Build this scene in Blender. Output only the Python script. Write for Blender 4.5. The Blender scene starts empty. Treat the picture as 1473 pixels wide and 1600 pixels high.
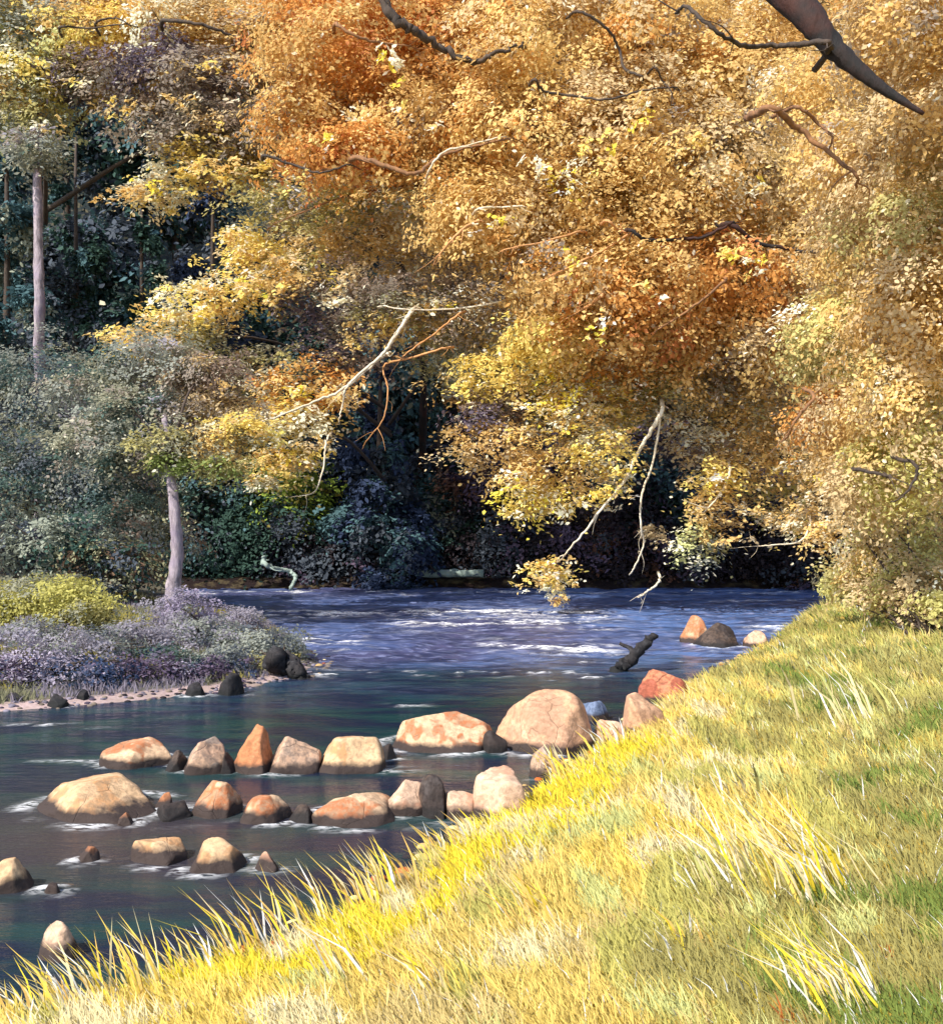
import bpy, math, random
import numpy as np
from math import radians, sin, cos, pi
from mathutils import Vector

random.seed(7)
RNG = np.random.default_rng(11)
C = bpy.context.scene.collection
F, CX, CY, H = 1700.0, 736.5, 800.0, 3.0      # focal length in px of the 1473x1600 photo, eye height over the water

def P(px, py, Y):
    return np.array([(px - CX) / F * Y, Y, H + (CY - py) / F * Y])
def W(px, py, z=0.0):                          # point at height z seen at that pixel
    Y = (H - z) * F / (py - CY)
    return np.array([(px - CX) / F * Y, Y, z])
def lin(c):
    a = np.array(c, float) / 255.0
    return np.where(a <= 0.04045, a / 12.92, ((a + 0.055) / 1.055) ** 2.4)

# ------------------------------------------------------------------ noise
def _hash(ix, iy, iz, seed):
    n = (ix.astype(np.int64) * 374761393 + iy.astype(np.int64) * 668265263 + iz.astype(np.int64) * 2147483647 + seed * 974711) & 0xffffffff
    n = ((n ^ (n >> 13)) * 1274126177) & 0xffffffff
    n = ((n ^ (n >> 16)) * 2246822519) & 0xffffffff
    return ((n ^ (n >> 15)) & 0xffffff) / float(0xffffff)
def vnoise(p, scale=1.0, seed=0, oct=2):
    p = np.asarray(p, float) * scale
    tot = 0; amp = 1; s = 0
    for o in range(oct):
        q = p * (2.03 ** o) + 17.3 * o
        i = np.floor(q); f = q - i; f = f * f * (3 - 2 * f)
        x, y, z = i[..., 0], i[..., 1], i[..., 2]
        def h(a, b, c): return _hash(x + a, y + b, z + c, seed + o)
        fx, fy, fz = f[..., 0], f[..., 1], f[..., 2]
        v = ((h(0,0,0)*(1-fx)+h(1,0,0)*fx)*(1-fy)+(h(0,1,0)*(1-fx)+h(1,1,0)*fx)*fy)*(1-fz) + \
            ((h(0,0,1)*(1-fx)+h(1,0,1)*fx)*(1-fy)+(h(0,1,1)*(1-fx)+h(1,1,1)*fx)*fy)*fz
        tot = tot + v * amp; s += amp; amp *= 0.5
    return tot / s
def sstep(a, b, x):
    t = np.clip((x - a) / (b - a), 0, 1); return t * t * (3 - 2 * t)

# ------------------------------------------------------------------ object helpers
def link(name, me, mat=None, parent=None):
    o = bpy.data.objects.new(name, me); C.objects.link(o)
    if mat is not None: me.materials.append(mat)
    if parent is not None: o.parent = parent; o.matrix_parent_inverse = parent.matrix_world.inverted()
    return o
def tag(o, label, cat, group=None, kind=None):
    if label: o['label'] = label
    if cat: o['category'] = cat
    if group: o['group'] = group
    if kind: o['kind'] = kind
    return o
def thing(name, loc, label, cat, group=None):
    o = bpy.data.objects.new(name, None); C.objects.link(o)
    o.location = loc; o.empty_display_size = 0.2
    bpy.context.view_layer.update()
    return tag(o, label, cat, group)
def mesh_np(name, V, counts, idx, colors=None, smooth=False, uv=None):
    me = bpy.data.meshes.new(name)
    V = np.asarray(V, np.float32); idx = np.asarray(idx, np.int32); counts = np.asarray(counts, np.int32)
    me.vertices.add(len(V)); me.vertices.foreach_set('co', V.ravel())
    me.loops.add(len(idx)); me.loops.foreach_set('vertex_index', idx)
    me.polygons.add(len(counts))
    st = np.zeros(len(counts), np.int32); st[1:] = np.cumsum(counts)[:-1]
    me.polygons.foreach_set('loop_start', st)
    me.polygons.foreach_set('loop_total', counts)
    me.polygons.foreach_set('use_smooth', np.full(len(counts), smooth, bool))
    if colors is not None:
        at = me.color_attributes.new('Col', 'FLOAT_COLOR', 'POINT')
        c4 = np.ones((len(V), 4), np.float32); c4[:, :3] = colors
        at.data.foreach_set('color', c4.ravel())
    me.update(); me.validate()
    return me
def grid_mesh(name, xs, ys, Z, colors=None, attrs=None):
    nx, ny = len(xs), len(ys)
    XX, YY = np.meshgrid(xs, ys)
    V = np.stack([XX.ravel(), YY.ravel(), Z.ravel()], 1)
    a = (np.arange(ny - 1)[:, None] * nx + np.arange(nx - 1)[None, :]).ravel()
    idx = np.stack([a, a + 1, a + nx + 1, a + nx], 1).ravel()
    me = mesh_np(name, V, np.full(len(a), 4), idx, colors, True)
    for k, v in (attrs or {}).items():
        at = me.attributes.new(k, 'FLOAT', 'POINT'); at.data.foreach_set('value', v.ravel().astype(np.float32))
    return me

# ------------------------------------------------------------------ materials
class NT:
    def __init__(s, name):
        s.m = bpy.data.materials.new(name); s.m.use_nodes = True
        s.t = s.m.node_tree; s.t.nodes.clear(); s.out = s.n('ShaderNodeOutputMaterial')
    def n(s, typ, **kw):
        x = s.t.nodes.new(typ)
        for k, v in kw.items():
            if k.startswith('i_'): x.inputs[int(k[2:]) if k[2:].isdigit() else k[2:].replace('_', ' ')].default_value = v
            else: setattr(x, k, v)
        return x
    def l(s, a, b): s.t.links.new(a, b)
    def mix(s, fac, a, b, mode='MIX'):
        x = s.n('ShaderNodeMix', data_type='RGBA', blend_type=mode)
        for sock, v in ((x.inputs[0], fac), (x.inputs[6], a), (x.inputs[7], b)):
            if hasattr(v, 'links'): s.l(v, sock)
            else: sock.default_value = v if not isinstance(v, tuple) else (*v, 1)
        return x.outputs[2]
    def ramp(s, src, *stops):
        x = s.n('ShaderNodeValToRGB'); e = x.color_ramp.elements
        while len(e) < len(stops): e.new(0.5)
        for el, (p, c) in zip(e, stops):
            el.position = p; el.color = (c, c, c, 1) if not isinstance(c, tuple) else (*c, 1)
        s.l(src, x.inputs[0]); return x.outputs[0]
    def noise(s, scale, detail=4, rough=0.55, vec=None, obj=True):
        x = s.n('ShaderNodeTexNoise'); x.inputs['Scale'].default_value = scale
        x.inputs['Detail'].default_value = detail; x.inputs['Roughness'].default_value = rough
        if vec is None:
            g = s.n('ShaderNodeTexCoord'); vec = g.outputs['Object']
        s.l(vec, x.inputs['Vector']); return x.outputs['Fac']

def leaf_material(name, trans=0.3, rough=0.55, up=0.0, spec=0.25):
    t = NT(name)
    at = t.n('ShaderNodeAttribute', attribute_name='Col')
    b = t.n('ShaderNodeBsdfPrincipled'); b.inputs['Roughness'].default_value = rough
    b.inputs['Specular IOR Level'].default_value = spec
    t.l(at.outputs['Color'], b.inputs['Base Color'])
    tr = t.n('ShaderNodeBsdfTranslucent'); t.l(at.outputs['Color'], tr.inputs['Color'])
    if up > 0:
        g = t.n('ShaderNodeNewGeometry')
        m = t.n('ShaderNodeMix', data_type='VECTOR'); m.inputs[0].default_value = up
        t.l(g.outputs['Normal'], m.inputs[4]); m.inputs[5].default_value = (0, 0, 1)
        nn = t.n('ShaderNodeVectorMath', operation='NORMALIZE'); t.l(m.outputs[1], nn.inputs[0])
        t.l(nn.outputs[0], b.inputs['Normal'])
    ms = t.n('ShaderNodeMixShader'); ms.inputs[0].default_value = trans
    t.l(b.outputs[0], ms.inputs[1]); t.l(tr.outputs[0], ms.inputs[2]); t.l(ms.outputs[0], t.out.inputs[0])
    return t.m
M_LEAF = leaf_material('autumn_leaves', 0.45, .7, spec=.08)
M_DARK = leaf_material('evergreen_leaves', 0.2, 0.7, spec=.12)
M_GRASS = leaf_material('grass_blades', 0.25, 0.6, up=0.6, spec=0.05)

def bark(name, c1, c2, c3=None):
    t = NT(name)
    tc = t.n('ShaderNodeTexCoord'); mp = t.n('ShaderNodeMapping'); mp.inputs['Scale'].default_value = (1, 1, 0.3)
    t.l(tc.outputs['Object'], mp.inputs[0])
    n1 = t.noise(9, 6, 0.65, mp.outputs[0]); n2 = t.noise(1.6, 3)
    c = t.mix(t.ramp(n1, (0.38, 0.0), (0.62, 1.0)), c1, c2)
    c = t.mix(t.ramp(n2, (0.5, 0.0), (0.66, 1.0)), c, c3 or c2)
    b = t.n('ShaderNodeBsdfPrincipled'); b.inputs['Roughness'].default_value = 0.85
    bp = t.n('ShaderNodeBump'); bp.inputs['Strength'].default_value = 0.7; bp.inputs['Distance'].default_value = 0.05
    t.l(n1, bp.inputs['Height']); t.l(bp.outputs[0], b.inputs['Normal'])
    t.l(c, b.inputs['Base Color']); t.l(b.outputs[0], t.out.inputs[0]); return t.m
M_BARK_RED = bark('dark_red_bark', (0.006, 0.005, 0.005), (0.016, 0.008, 0.007), (0.045, 0.013, 0.008))
M_BARK_DK = bark('dark_bark', (0.03, 0.022, 0.018), (0.07, 0.045, 0.03))
M_BARK_BR = bark('brown_bark', (0.16, 0.08, 0.04), (0.28, 0.13, 0.05))
M_BARK_OR = bark('orange_twig_bark', (0.45, 0.20, 0.06), (0.6, 0.3, 0.12))
M_BARK_PALE = bark('pale_mauve_bark', (0.15, 0.12, 0.135), (0.40, 0.33, 0.36), (0.24, 0.19, 0.25))
M_BARK_WHITE = bark('bleached_twig_bark', (0.80, 0.72, 0.56), (0.62, 0.5, 0.34))
M_BARK_GREEN = bark('lichen_log_bark', (0.34, 0.42, 0.38), (0.24, 0.30, 0.26))

# ------------------------------------------------------------------ palette (leaf and blade colours)
S = dict(
 ochre=(208,158,78), gold=(226,180,92), tan=(204,170,112), orange=(210,132,52), rust=(184,96,44), taupe=(134,119,104),
 brown=(108,86,70), yellow=(243,205,86), cream=(252,240,200), olive=(160,148,78), greyol=(128,126,98), slate=(62,68,76),
 navy=(44,54,76), dkgreen=(46,66,58), teal=(62,86,90), mist=(122,126,112), mauve=(132,124,136), black=(44,38,42),
 byellow=(248,216,52), lolive=(190,180,88), ggold=(232,198,96), gtan=(214,186,112), green=(112,128,52), purple=(136,122,150), plum=(82,70,86), moss=(172,162,66), straw=(240,220,160),
 lime=(206,206,120), white=(252,248,235), umber=(84,58,46))
PAL = {k: lin(v) for k, v in S.items()}
MIX = dict(
 gold=dict(ochre=4, gold=4, tan=2, cream=.25), orange=dict(orange=5, ochre=3, gold=1.2, rust=.6), ochre=dict(ochre=5, gold=2, tan=2, taupe=.7, orange=1),
 tan=dict(tan=5, ochre=2.5, gold=2, taupe=1, cream=.15), taupe=dict(taupe=5, brown=2, tan=1.2, cream=.2, ochre=.6), yellow=dict(yellow=4, gold=3, cream=1.2, ochre=1),
 pale=dict(cream=3, yellow=3, gold=3, tan=1), olive=dict(olive=4, greyol=3, gold=1.5, cream=.2), oltan=dict(tan=4, lolive=3, olive=1.5, gold=1.5, cream=.4),
 plumbr=dict(plum=3, taupe=3, brown=2, gold=.7), slate=dict(slate=4, dkgreen=3, teal=1), navy=dict(navy=5, slate=3), dkgreen=dict(dkgreen=5, slate=2, teal=1),
 teal=dict(teal=4, slate=2, mist=1.5), mist=dict(mist=4, greyol=3, taupe=1.5, dkgreen=1.6, mauve=.6), black=dict(black=6, plum=2, slate=1.5, umber=1),  # black mix: darkness under the canopy put into the leaf colour
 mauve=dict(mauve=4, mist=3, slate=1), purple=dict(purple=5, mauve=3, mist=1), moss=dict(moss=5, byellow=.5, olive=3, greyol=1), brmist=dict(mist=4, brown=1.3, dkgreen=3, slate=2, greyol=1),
 dkplum=dict(plum=4, slate=3, black=2), green=dict(green=4, olive=2, lime=1), spark=dict(yellow=3, cream=2, byellow=2, white=1.2, gold=2), palegr=dict(lime=3, mist=3.5, olive=1, cream=.8),  # spark mix: sunlit sparkle painted as cream and white leaves
 brown=dict(brown=4, umber=3, plum=2), sage=dict(mist=3, dkgreen=3, slate=1.5, greyol=1.5), willow=dict(mist=2.5, dkgreen=4, slate=2.5, greyol=1.2, teal=1))
MIX['bluish'] = dict(navy=5, teal=2.5, slate=2)
MIX['lolv'] = dict(lolive=4, tan=2, lime=1.5, olive=1)
MIX['hslate'] = dict(slate=3, plum=2, mauve=1.5, navy=1)
K_LEAF = 0.80

# ------------------------------------------------------------------ foliage: sprays of single leaves spread through ellipsoid lobes
def foliage(lobes, leaf=0.16, dens=1.0, seed=1, fleck=0.03, flat=0.3, warm=True, patch=0.55, upb=0.6):
    rng = np.random.default_rng(seed)
    Vs, Cs = [], []
    for L in lobes:
        px, py, rx, ry, Y, dm, mx = L[:7]
        c = P(px, py, Y); r = np.array([rx / F * Y, dm, ry / F * Y])
        sr = 0.34 * (min(r[0], r[2]) ** 0.5) * (L[7] if len(L) > 7 else 1.0)
        area = 4 * pi * ((((r[0]*r[1])**1.6 + (r[0]*r[2])**1.6 + (r[1]*r[2])**1.6) / 3) ** (1/1.6))
        ns = int(max(7, 1.35 * dens * area / (sr * sr * 2.0)))
        nl = int(max(14, 2.4 * (sr / leaf) ** 2 * 2.2))
        d = rng.normal(size=(ns, 3)); d /= np.linalg.norm(d, axis=1, keepdims=True)
        loose = len(L) > 7 and L[7] < 0.7                  # a few scattered leaves, no clump
        if loose:
            ns = int(rng.integers(9, 15)); nl = int(rng.integers(5, 11)); sr *= 0.9
            ax = rng.normal(size=3) * r * 0.9
            sc = c + ax * rng.uniform(-1, 1, (ns, 1)) + rng.normal(size=(ns, 3)) * r * 0.5
            d = rng.normal(size=(ns, 3)) * 0.4 + np.array([-.3, -.8, .5]); d /= np.linalg.norm(d, axis=1, keepdims=True)
        else:
            rad = rng.uniform(0.2, 1.0, ns) ** 0.5
            rad *= 0.55 + 0.85 * vnoise(d * 2.1 + c, 1.0, seed + 5)
            far = rng.random(ns) < 0.10; rad[far] *= 1.35
            sc = c + d * rad[:, None] * r + rng.normal(size=(ns, 3)) * r * 0.07
        out = d / r; out /= np.linalg.norm(out, axis=1, keepdims=True)
        nrm = out * (1.25 - upb) + np.array([0, 0, upb]) + rng.normal(size=(ns, 3)) * 0.33
        nrm /= np.linalg.norm(nrm, axis=1, keepdims=True)
        names = list(MIX[mx]); w = np.array([MIX[mx][k] for k in names], float); w /= w.sum(); cum = np.cumsum(w)
        perm = rng.permutation(len(names)); cum = np.cumsum(w[perm])
        u = vnoise(sc, patch, seed + 9, 2); u = np.clip((u - 0.5) * 2.3 + 0.5 + rng.normal(size=ns) * 0.10, 0, 0.999)
        pick = perm[np.minimum(np.searchsorted(cum, u), len(names) - 1)]
        pal = np.array([PAL[k] for k in names])
        col = pal[pick] * (1 + 0.10 * rng.normal(size=(ns, 1)))
        # leaves
        N = np.repeat(nrm, nl, 0); Cc = np.repeat(sc, nl, 0); Cl = np.repeat(col, nl, 0); O = np.repeat(out, nl, 0); M = len(N)
        a = np.cross(N, rng.normal(size=(M, 3))); a /= np.linalg.norm(a, axis=1, keepdims=True) + 1e-9
        off = rng.normal(size=(M, 3)); off -= N * (off * N).sum(1, keepdims=True); off *= sr * 0.62
        dist = np.linalg.norm(off, axis=1) / sr
        pos = Cc + off + N * (rng.normal(size=(M, 1)) * sr * 0.18) - np.array([0, 0, 1]) * (dist ** 2 * sr * flat)[:, None]
        ln = N + rng.normal(size=(M, 3)) * 0.30; ln /= np.linalg.norm(ln, axis=1, keepdims=True)
        dr = a + 0.5 * off / (sr + 1e-6) - np.array([0, 0, 0.35]); dr -= ln * (dr * ln).sum(1, keepdims=True); dr /= np.linalg.norm(dr, axis=1, keepdims=True) + 1e-9
        sd = np.cross(ln, dr)
        sz = (leaf * rng.uniform(0.45, 1.45, M))[:, None]; wd = sz * rng.uniform(0.22, 0.34, M)[:, None]
        fk = rng.random(M) < fleck
        Cl = Cl * (1 + 0.07 * rng.normal(size=(M, 1)))
        Cl[fk] = PAL['cream'] * rng.uniform(0.7, 1.05, (fk.sum(), 1))  # random cream leaves, sunlit highlights put into the leaf colour
        q = np.stack([pos, pos + dr*sz*.35 + sd*wd, pos + dr*sz*.72 + sd*wd*.75, pos + dr*sz - ln*sz*.08, pos + dr*sz*.72 - sd*wd*.75, pos + dr*sz*.35 - sd*wd], 1)
        Vs.append(q.reshape(-1, 3)); Cs.append(np.repeat(np.clip(Cl, 0.004, 0.95), 6, 0))
    V = np.concatenate(Vs); Cc = np.concatenate(Cs)
    Cc = np.clip(Cc**0.62*0.95, 0, .9) if warm else Cc * 1.5
    n = len(V) // 6
    me = mesh_np('leaves', V, np.full(n, 6), np.arange(len(V)), Cc)
    return me

def localise(me, origin):
    co = np.empty(len(me.vertices) * 3, np.float32); me.vertices.foreach_get('co', co)
    co = co.reshape(-1, 3) - np.asarray(origin, np.float32); me.vertices.foreach_set('co', co.ravel()); me.update(); return me
def part(name, me, mat, root):                 # vertices come in world space
    localise(me, root.location)
    o = bpy.data.objects.new(name, me); C.objects.link(o); me.materials.append(mat); o.parent = root; return o

def catmull(pts, n):
    p = np.asarray(pts, float); p = np.vstack([2*p[0]-p[1], p, 2*p[-1]-p[-2]])
    out = []
    segs = len(p) - 3
    for i in range(segs):
        a, b, c, d = p[i:i+4]
        for t in np.linspace(0, 1, n, endpoint=(i == segs - 1)):
            out.append(0.5*((2*b)+(c-a)*t+(2*a-5*b+4*c-d)*t*t+(3*b-a-3*c+d)*t**3))
    return np.array(out)
def tube(pts, r0, r1, sides=8, n=7, seed=0, rough=0.18, wig=0.0, mid=None):
    path = catmull(pts, n); m = len(path)
    rng = np.random.default_rng(seed + 100)
    if wig: path[1:-1] += rng.normal(size=(m-2, 3)) * wig
    t = np.gradient(path, axis=0); t /= np.linalg.norm(t, axis=1, keepdims=True) + 1e-9
    s = np.linspace(0, 1, m); rr = r0 + (r1 - r0) * s
    ref = np.array([0.31, 0.92, 0.24]); u = np.cross(t, ref); u /= np.linalg.norm(u, axis=1, keepdims=True); v = np.cross(t, u)
    an = np.linspace(0, 2*pi, sides, endpoint=False)
    R = rr[:, None] * (1 + rough * (rng.random((m, sides)) - 0.5) * 2)
    V = path[:, None, :] + R[..., None] * (np.cos(an)[None, :, None] * u[:, None, :] + np.sin(an)[None, :, None] * v[:, None, :])
    V = V.reshape(-1, 3); idx = []; cnt = []
    for i in range(m - 1):
        for j in range(sides):
            k = (j + 1) % sides
            idx += [i*sides+j, i*sides+k, (i+1)*sides+k, (i+1)*sides+j]; cnt.append(4)
    idx += list(range(sides))[::-1]; cnt.append(sides); idx += [(m-1)*sides + j for j in range(sides)]; cnt.append(sides)
    return V, cnt, idx
def join(parts):
    V = []; cnt = []; idx = []; o = 0
    for v, c, i in parts:
        V.append(v); cnt += list(c); idx += [k + o for k in i]; o += len(v)
    return np.concatenate(V), cnt, idx
def tmesh(*parts, name='bark'):
    V, c, i = join(parts); return mesh_np(name, V, c, i, None, True)
def twig(pts, Y, r0, r1, seed=0, twiglets=3):
    """branch drawn through photo points, standing at depth Y (a number or one per point), with side twigs"""
    ys = Y if hasattr(Y, '__len__') else [Y + 0.25*sin(1.7*i+seed) for i in range(len(pts))]
    w = [P(a, b, y) for (a, b), y in zip(pts, ys)]
    w = [w[0] + (w[0]-w[1])*.35 + np.array([0, 1.0, 0.1])] + w + [w[-1] + (w[-1]-w[-2])*.3 + np.array([0, .35, 0])]
    ps = [tube(w, r0*.75, r1*.4, 8, 8, seed, 0.14, r0*0.16)]
    rng = np.random.default_rng(seed + 31)
    path = catmull(w, 6)
    for k in range(twiglets*2 + 2):
        i = rng.integers(2, len(path) - 1); d = path[i] - path[i-1]; d /= np.linalg.norm(d) + 1e-9
        q = d * rng.uniform(.3, .7) + rng.normal(size=3) * 0.35; L = rng.uniform(.3, .9)
        ps.append(tube([path[i], path[i] + q*L*.5 + rng.normal(size=3)*.05, path[i] + q*L], r0*.22, r0*.06, 5, 4, seed+k, 0.2))
    return tmesh(*ps)

# ------------------------------------------------------------------ the river's outline
RIGHT = [(-60,-14),(-14,1.0),(-6,4.6)] + [tuple(W(a,b)[:2]) for a,b in ((0,1600),(200,1558),(400,1500),(560,1432),(690,1336),(840,1238),(945,1166),(1050,1086),(1185,1019),(1260,959),(1335,925))]
LEFT = [(-11.2,42.0)] + [tuple(W(a,b)[:2]) for a,b in ((345,940),(425,968),(475,1005),(500,1035),(480,1056),(370,1080),(300,1088),(150,1102),(0,1114))] + [(-14,15.6),(-60,10)]
POLY = np.array(RIGHT + [(14.5,42.6),(4,42.4),(-4,42.7)] + LEFT)
NR = len(RIGHT)
def river_sd(X, Y):
    """distance to the river outline, negative on the water, and whether the nearest bank is the near right one, the far or the left one"""
    X = np.asarray(X, float); Y = np.asarray(Y, float)
    best = np.full(X.shape, 1e9); which = np.zeros(X.shape, int); ins = np.zeros(X.shape, bool)
    n = len(POLY)
    for i in range(n):
        a = POLY[i]; b = POLY[(i+1) % n]; e = b - a
        t = np.clip(((X-a[0])*e[0] + (Y-a[1])*e[1]) / (e @ e), 0, 1)
        d = np.hypot(X - a[0] - t*e[0], Y - a[1] - t*e[1])
        k = 0 if i < NR - 1 else (1 if i < NR + 3 else 2)
        m = d < best; best = np.where(m, d, best); which = np.where(m, k, which)
        if abs(b[1] - a[1]) > 1e-9:
            cond = ((a[1] > Y) != (b[1] > Y)) & (X < (b[0]-a[0]) * (Y-a[1]) / (b[1]-a[1]) + a[0]); ins ^= cond
    return np.where(ins, -best, best), which
def ground_z(X, Y):
    X = np.asarray(X, float); Y = np.asarray(Y, float)
    sd, wh = river_sd(X, Y)
    p = np.stack([X, Y, X*0], -1)
    n = vnoise(p, 0.6, 3, 3) - 0.5; nb = vnoise(p, 0.12, 4, 2) - 0.5
    d = np.maximum(sd, 0)
    right = 0.05*sstep(0, 0.3, d) + 1.25*(1-np.exp(-d/6.0)) + 0.22*n*sstep(0, 2.5, d)
    left = 0.08*sstep(0, 0.5, d) + 0.75*(1-np.exp(-np.maximum(d-0.9, 0)/3.0)) + 0.25*n*sstep(0, 1.5, d)
    far = 0.35*sstep(0, 0.8, d) + 0.02*d + 0.4*n*sstep(0, 2, d)
    h = np.where(wh == 0, right, np.where(wh == 1, far, left))
    hill = np.maximum(0, Y - 50 - 5*nb); hill = hill*hill/(hill+6) * 0.92
    h = h + np.minimum(hill, 70 + 12*nb)
    h = np.where(sd < 0, -0.75*sstep(0, 1.2, -sd), h)
    return h
def gz(x, y): return float(ground_z(np.array([x]), np.array([y]))[0])

def axis(lo, hi, step, far_lo, far_hi):
    a = list(np.arange(lo, hi + 1e-6, step)); s = step
    while a[-1] < far_hi: s *= 1.25; a.append(a[-1] + s)
    s = step
    while a[0] > far_lo: s *= 1.25; a.insert(0, a[0] - s)
    return np.array(a)
xs = axis(-14, 18, 0.16, -400, 400); ys = axis(-2, 50, 0.16, -200, 600)
XX, YY = np.meshgrid(xs, ys)
GZ = ground_z(XX, YY); sd, wh = river_sd(XX, YY)
pp = np.stack([XX, YY, XX*0], -1)
n1 = vnoise(pp, 0.5, 21, 3)[..., None]; n2 = vnoise(pp, 2.5, 22, 2)[..., None]
cr = PAL['ochre']*(1-n1) + PAL['moss']*n1
cl = PAL['mauve']*0.7*(1-n1) + PAL['greyol']*0.7*n1
beach = lin((206,180,176)); cl = np.where(((sd < 0.45 + 0.5*(n1[...,0]-.5)) & (YY < 21))[..., None], beach*(0.75+0.3*n2), cl)
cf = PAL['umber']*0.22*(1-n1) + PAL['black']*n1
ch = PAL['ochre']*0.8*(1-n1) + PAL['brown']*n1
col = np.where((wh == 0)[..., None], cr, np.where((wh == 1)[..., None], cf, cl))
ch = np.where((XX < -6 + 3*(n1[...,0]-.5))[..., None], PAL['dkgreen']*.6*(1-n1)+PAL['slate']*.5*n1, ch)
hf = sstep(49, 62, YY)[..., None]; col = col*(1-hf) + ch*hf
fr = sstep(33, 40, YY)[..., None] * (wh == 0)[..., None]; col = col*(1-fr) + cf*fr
col = np.where((sd < 0)[..., None], PAL['umber']*0.5, col) * 0.85
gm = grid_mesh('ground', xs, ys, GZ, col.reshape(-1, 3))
t = NT('ground_soil')
at = t.n('ShaderNodeAttribute', attribute_name='Col'); nz = t.noise(14, 6, 0.7); nz2 = t.noise(2.2, 4)
c = t.mix(t.ramp(nz, (0.35, 0.0), (0.7, 1.0)), t.mix(1.0, at.outputs['Color'], (0.72, 0.70, 0.66), 'MULTIPLY'), at.outputs['Color'])
c = t.mix(t.ramp(nz2, (0.5, 0.0), (0.7, 0.35)), c, (0.25, 0.2, 0.1))
b = t.n('ShaderNodeBsdfPrincipled'); b.inputs['Roughness'].default_value = 0.95; b.inputs['Specular IOR Level'].default_value = 0.1
bp = t.n('ShaderNodeBump'); bp.inputs['Strength'].default_value = 0.6; bp.inputs['Distance'].default_value = 0.05
t.l(nz, bp.inputs['Height']); t.l(bp.outputs[0], b.inputs['Normal']); t.l(c, b.inputs['Base Color']); t.l(b.outputs[0], t.out.inputs[0])
tag(link('ground', gm, t.m), None, None, kind='structure')

# ------------------------------------------------------------------ boulders
def rock_material(name, base, patch, amount=0.5, dark=(0.045, 0.030, 0.025)):
    t = NT(name)
    tc = t.n('ShaderNodeTexCoord'); oi = t.n('ShaderNodeObjectInfo')
    ad = t.n('ShaderNodeVectorMath', operation='ADD'); t.l(tc.outputs['Object'], ad.inputs[0])
    cm = t.n('ShaderNodeVectorMath', operation='SCALE'); t.l(oi.outputs['Location'], cm.inputs[0]); cm.inputs['Scale'].default_value = 3.7; t.l(cm.outputs[0], ad.inputs[1])
    v = ad.outputs[0]
    n1 = t.noise(2.2, 3, 0.5, v); n2 = t.noise(16, 6, 0.7, v); n3 = t.noise(5, 5, 0.6, v)
    c = t.mix(t.ramp(n1, (0.56 - 0.18*amount, 0.0), (0.585 - 0.18*amount, 1.0)), base, patch)
    c = t.mix(t.ramp(n3, (0.52, 0.0), (0.72, 0.8)), c, tuple(min(.85, x*1.25 + .05) for x in base))
    c = t.mix(t.ramp(n2, (0.40, 0.75), (0.56, 0.0)), c, tuple(x*0.55 for x in base))
    wv = t.n('ShaderNodeMix', data_type='VECTOR'); wv.inputs[0].default_value = .12; t.l(v, wv.inputs[4])
    nv = t.n('ShaderNodeTexNoise'); nv.inputs['Scale'].default_value = 3; t.l(v, nv.inputs['Vector']); t.l(nv.outputs['Color'], wv.inputs[5])
    vo = t.n('ShaderNodeTexVoronoi', feature='DISTANCE_TO_EDGE'); vo.inputs['Scale'].default_value = 2.3; t.l(wv.outputs[1], vo.inputs['Vector'])
    crk = t.ramp(vo.outputs['Distance'], (0.0, .7), (0.013, 0.0))
    ck = t.n('ShaderNodeMath', operation='MULTIPLY'); t.l(crk, ck.inputs[0]); t.l(t.ramp(n1, (0.46, 0.0), (0.54, .8)), ck.inputs[1])
    c = t.mix(ck.outputs[0], c, tuple(x*.3 for x in base))
    g = t.n('ShaderNodeNewGeometry'); sx = t.n('ShaderNodeSeparateXYZ'); t.l(g.outputs['Position'], sx.inputs[0])
    wz = t.n('ShaderNodeMath', operation='MULTIPLY_ADD'); t.l(n3, wz.inputs[0]); wz.inputs[1].default_value = -0.16; t.l(sx.outputs['Z'], wz.inputs[2])
    wet = t.ramp(wz.outputs[0], (0.0, 1.0), (0.06, 0.0))
    c = t.mix(wet, c, dark)
    b = t.n('ShaderNodeBsdfPrincipled'); b.inputs['Roughness'].default_value = 0.8; b.inputs['Specular IOR Level'].default_value = 0.3
    bp = t.n('ShaderNodeBump'); bp.inputs['Strength'].default_value = 0.55; bp.inputs['Distance'].default_value = 0.035
    hh = t.n('ShaderNodeMath', operation='MULTIPLY_ADD'); t.l(ck.outputs[0], hh.inputs[0]); hh.inputs[1].default_value = -.8; t.l(n2, hh.inputs[2])
    t.l(hh.outputs[0], bp.inputs['Height']); t.l(bp.outputs[0], b.inputs['Normal'])
    t.l(c, b.inputs['Base Color']); t.l(b.outputs[0], t.out.inputs[0]); return t.m
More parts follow.
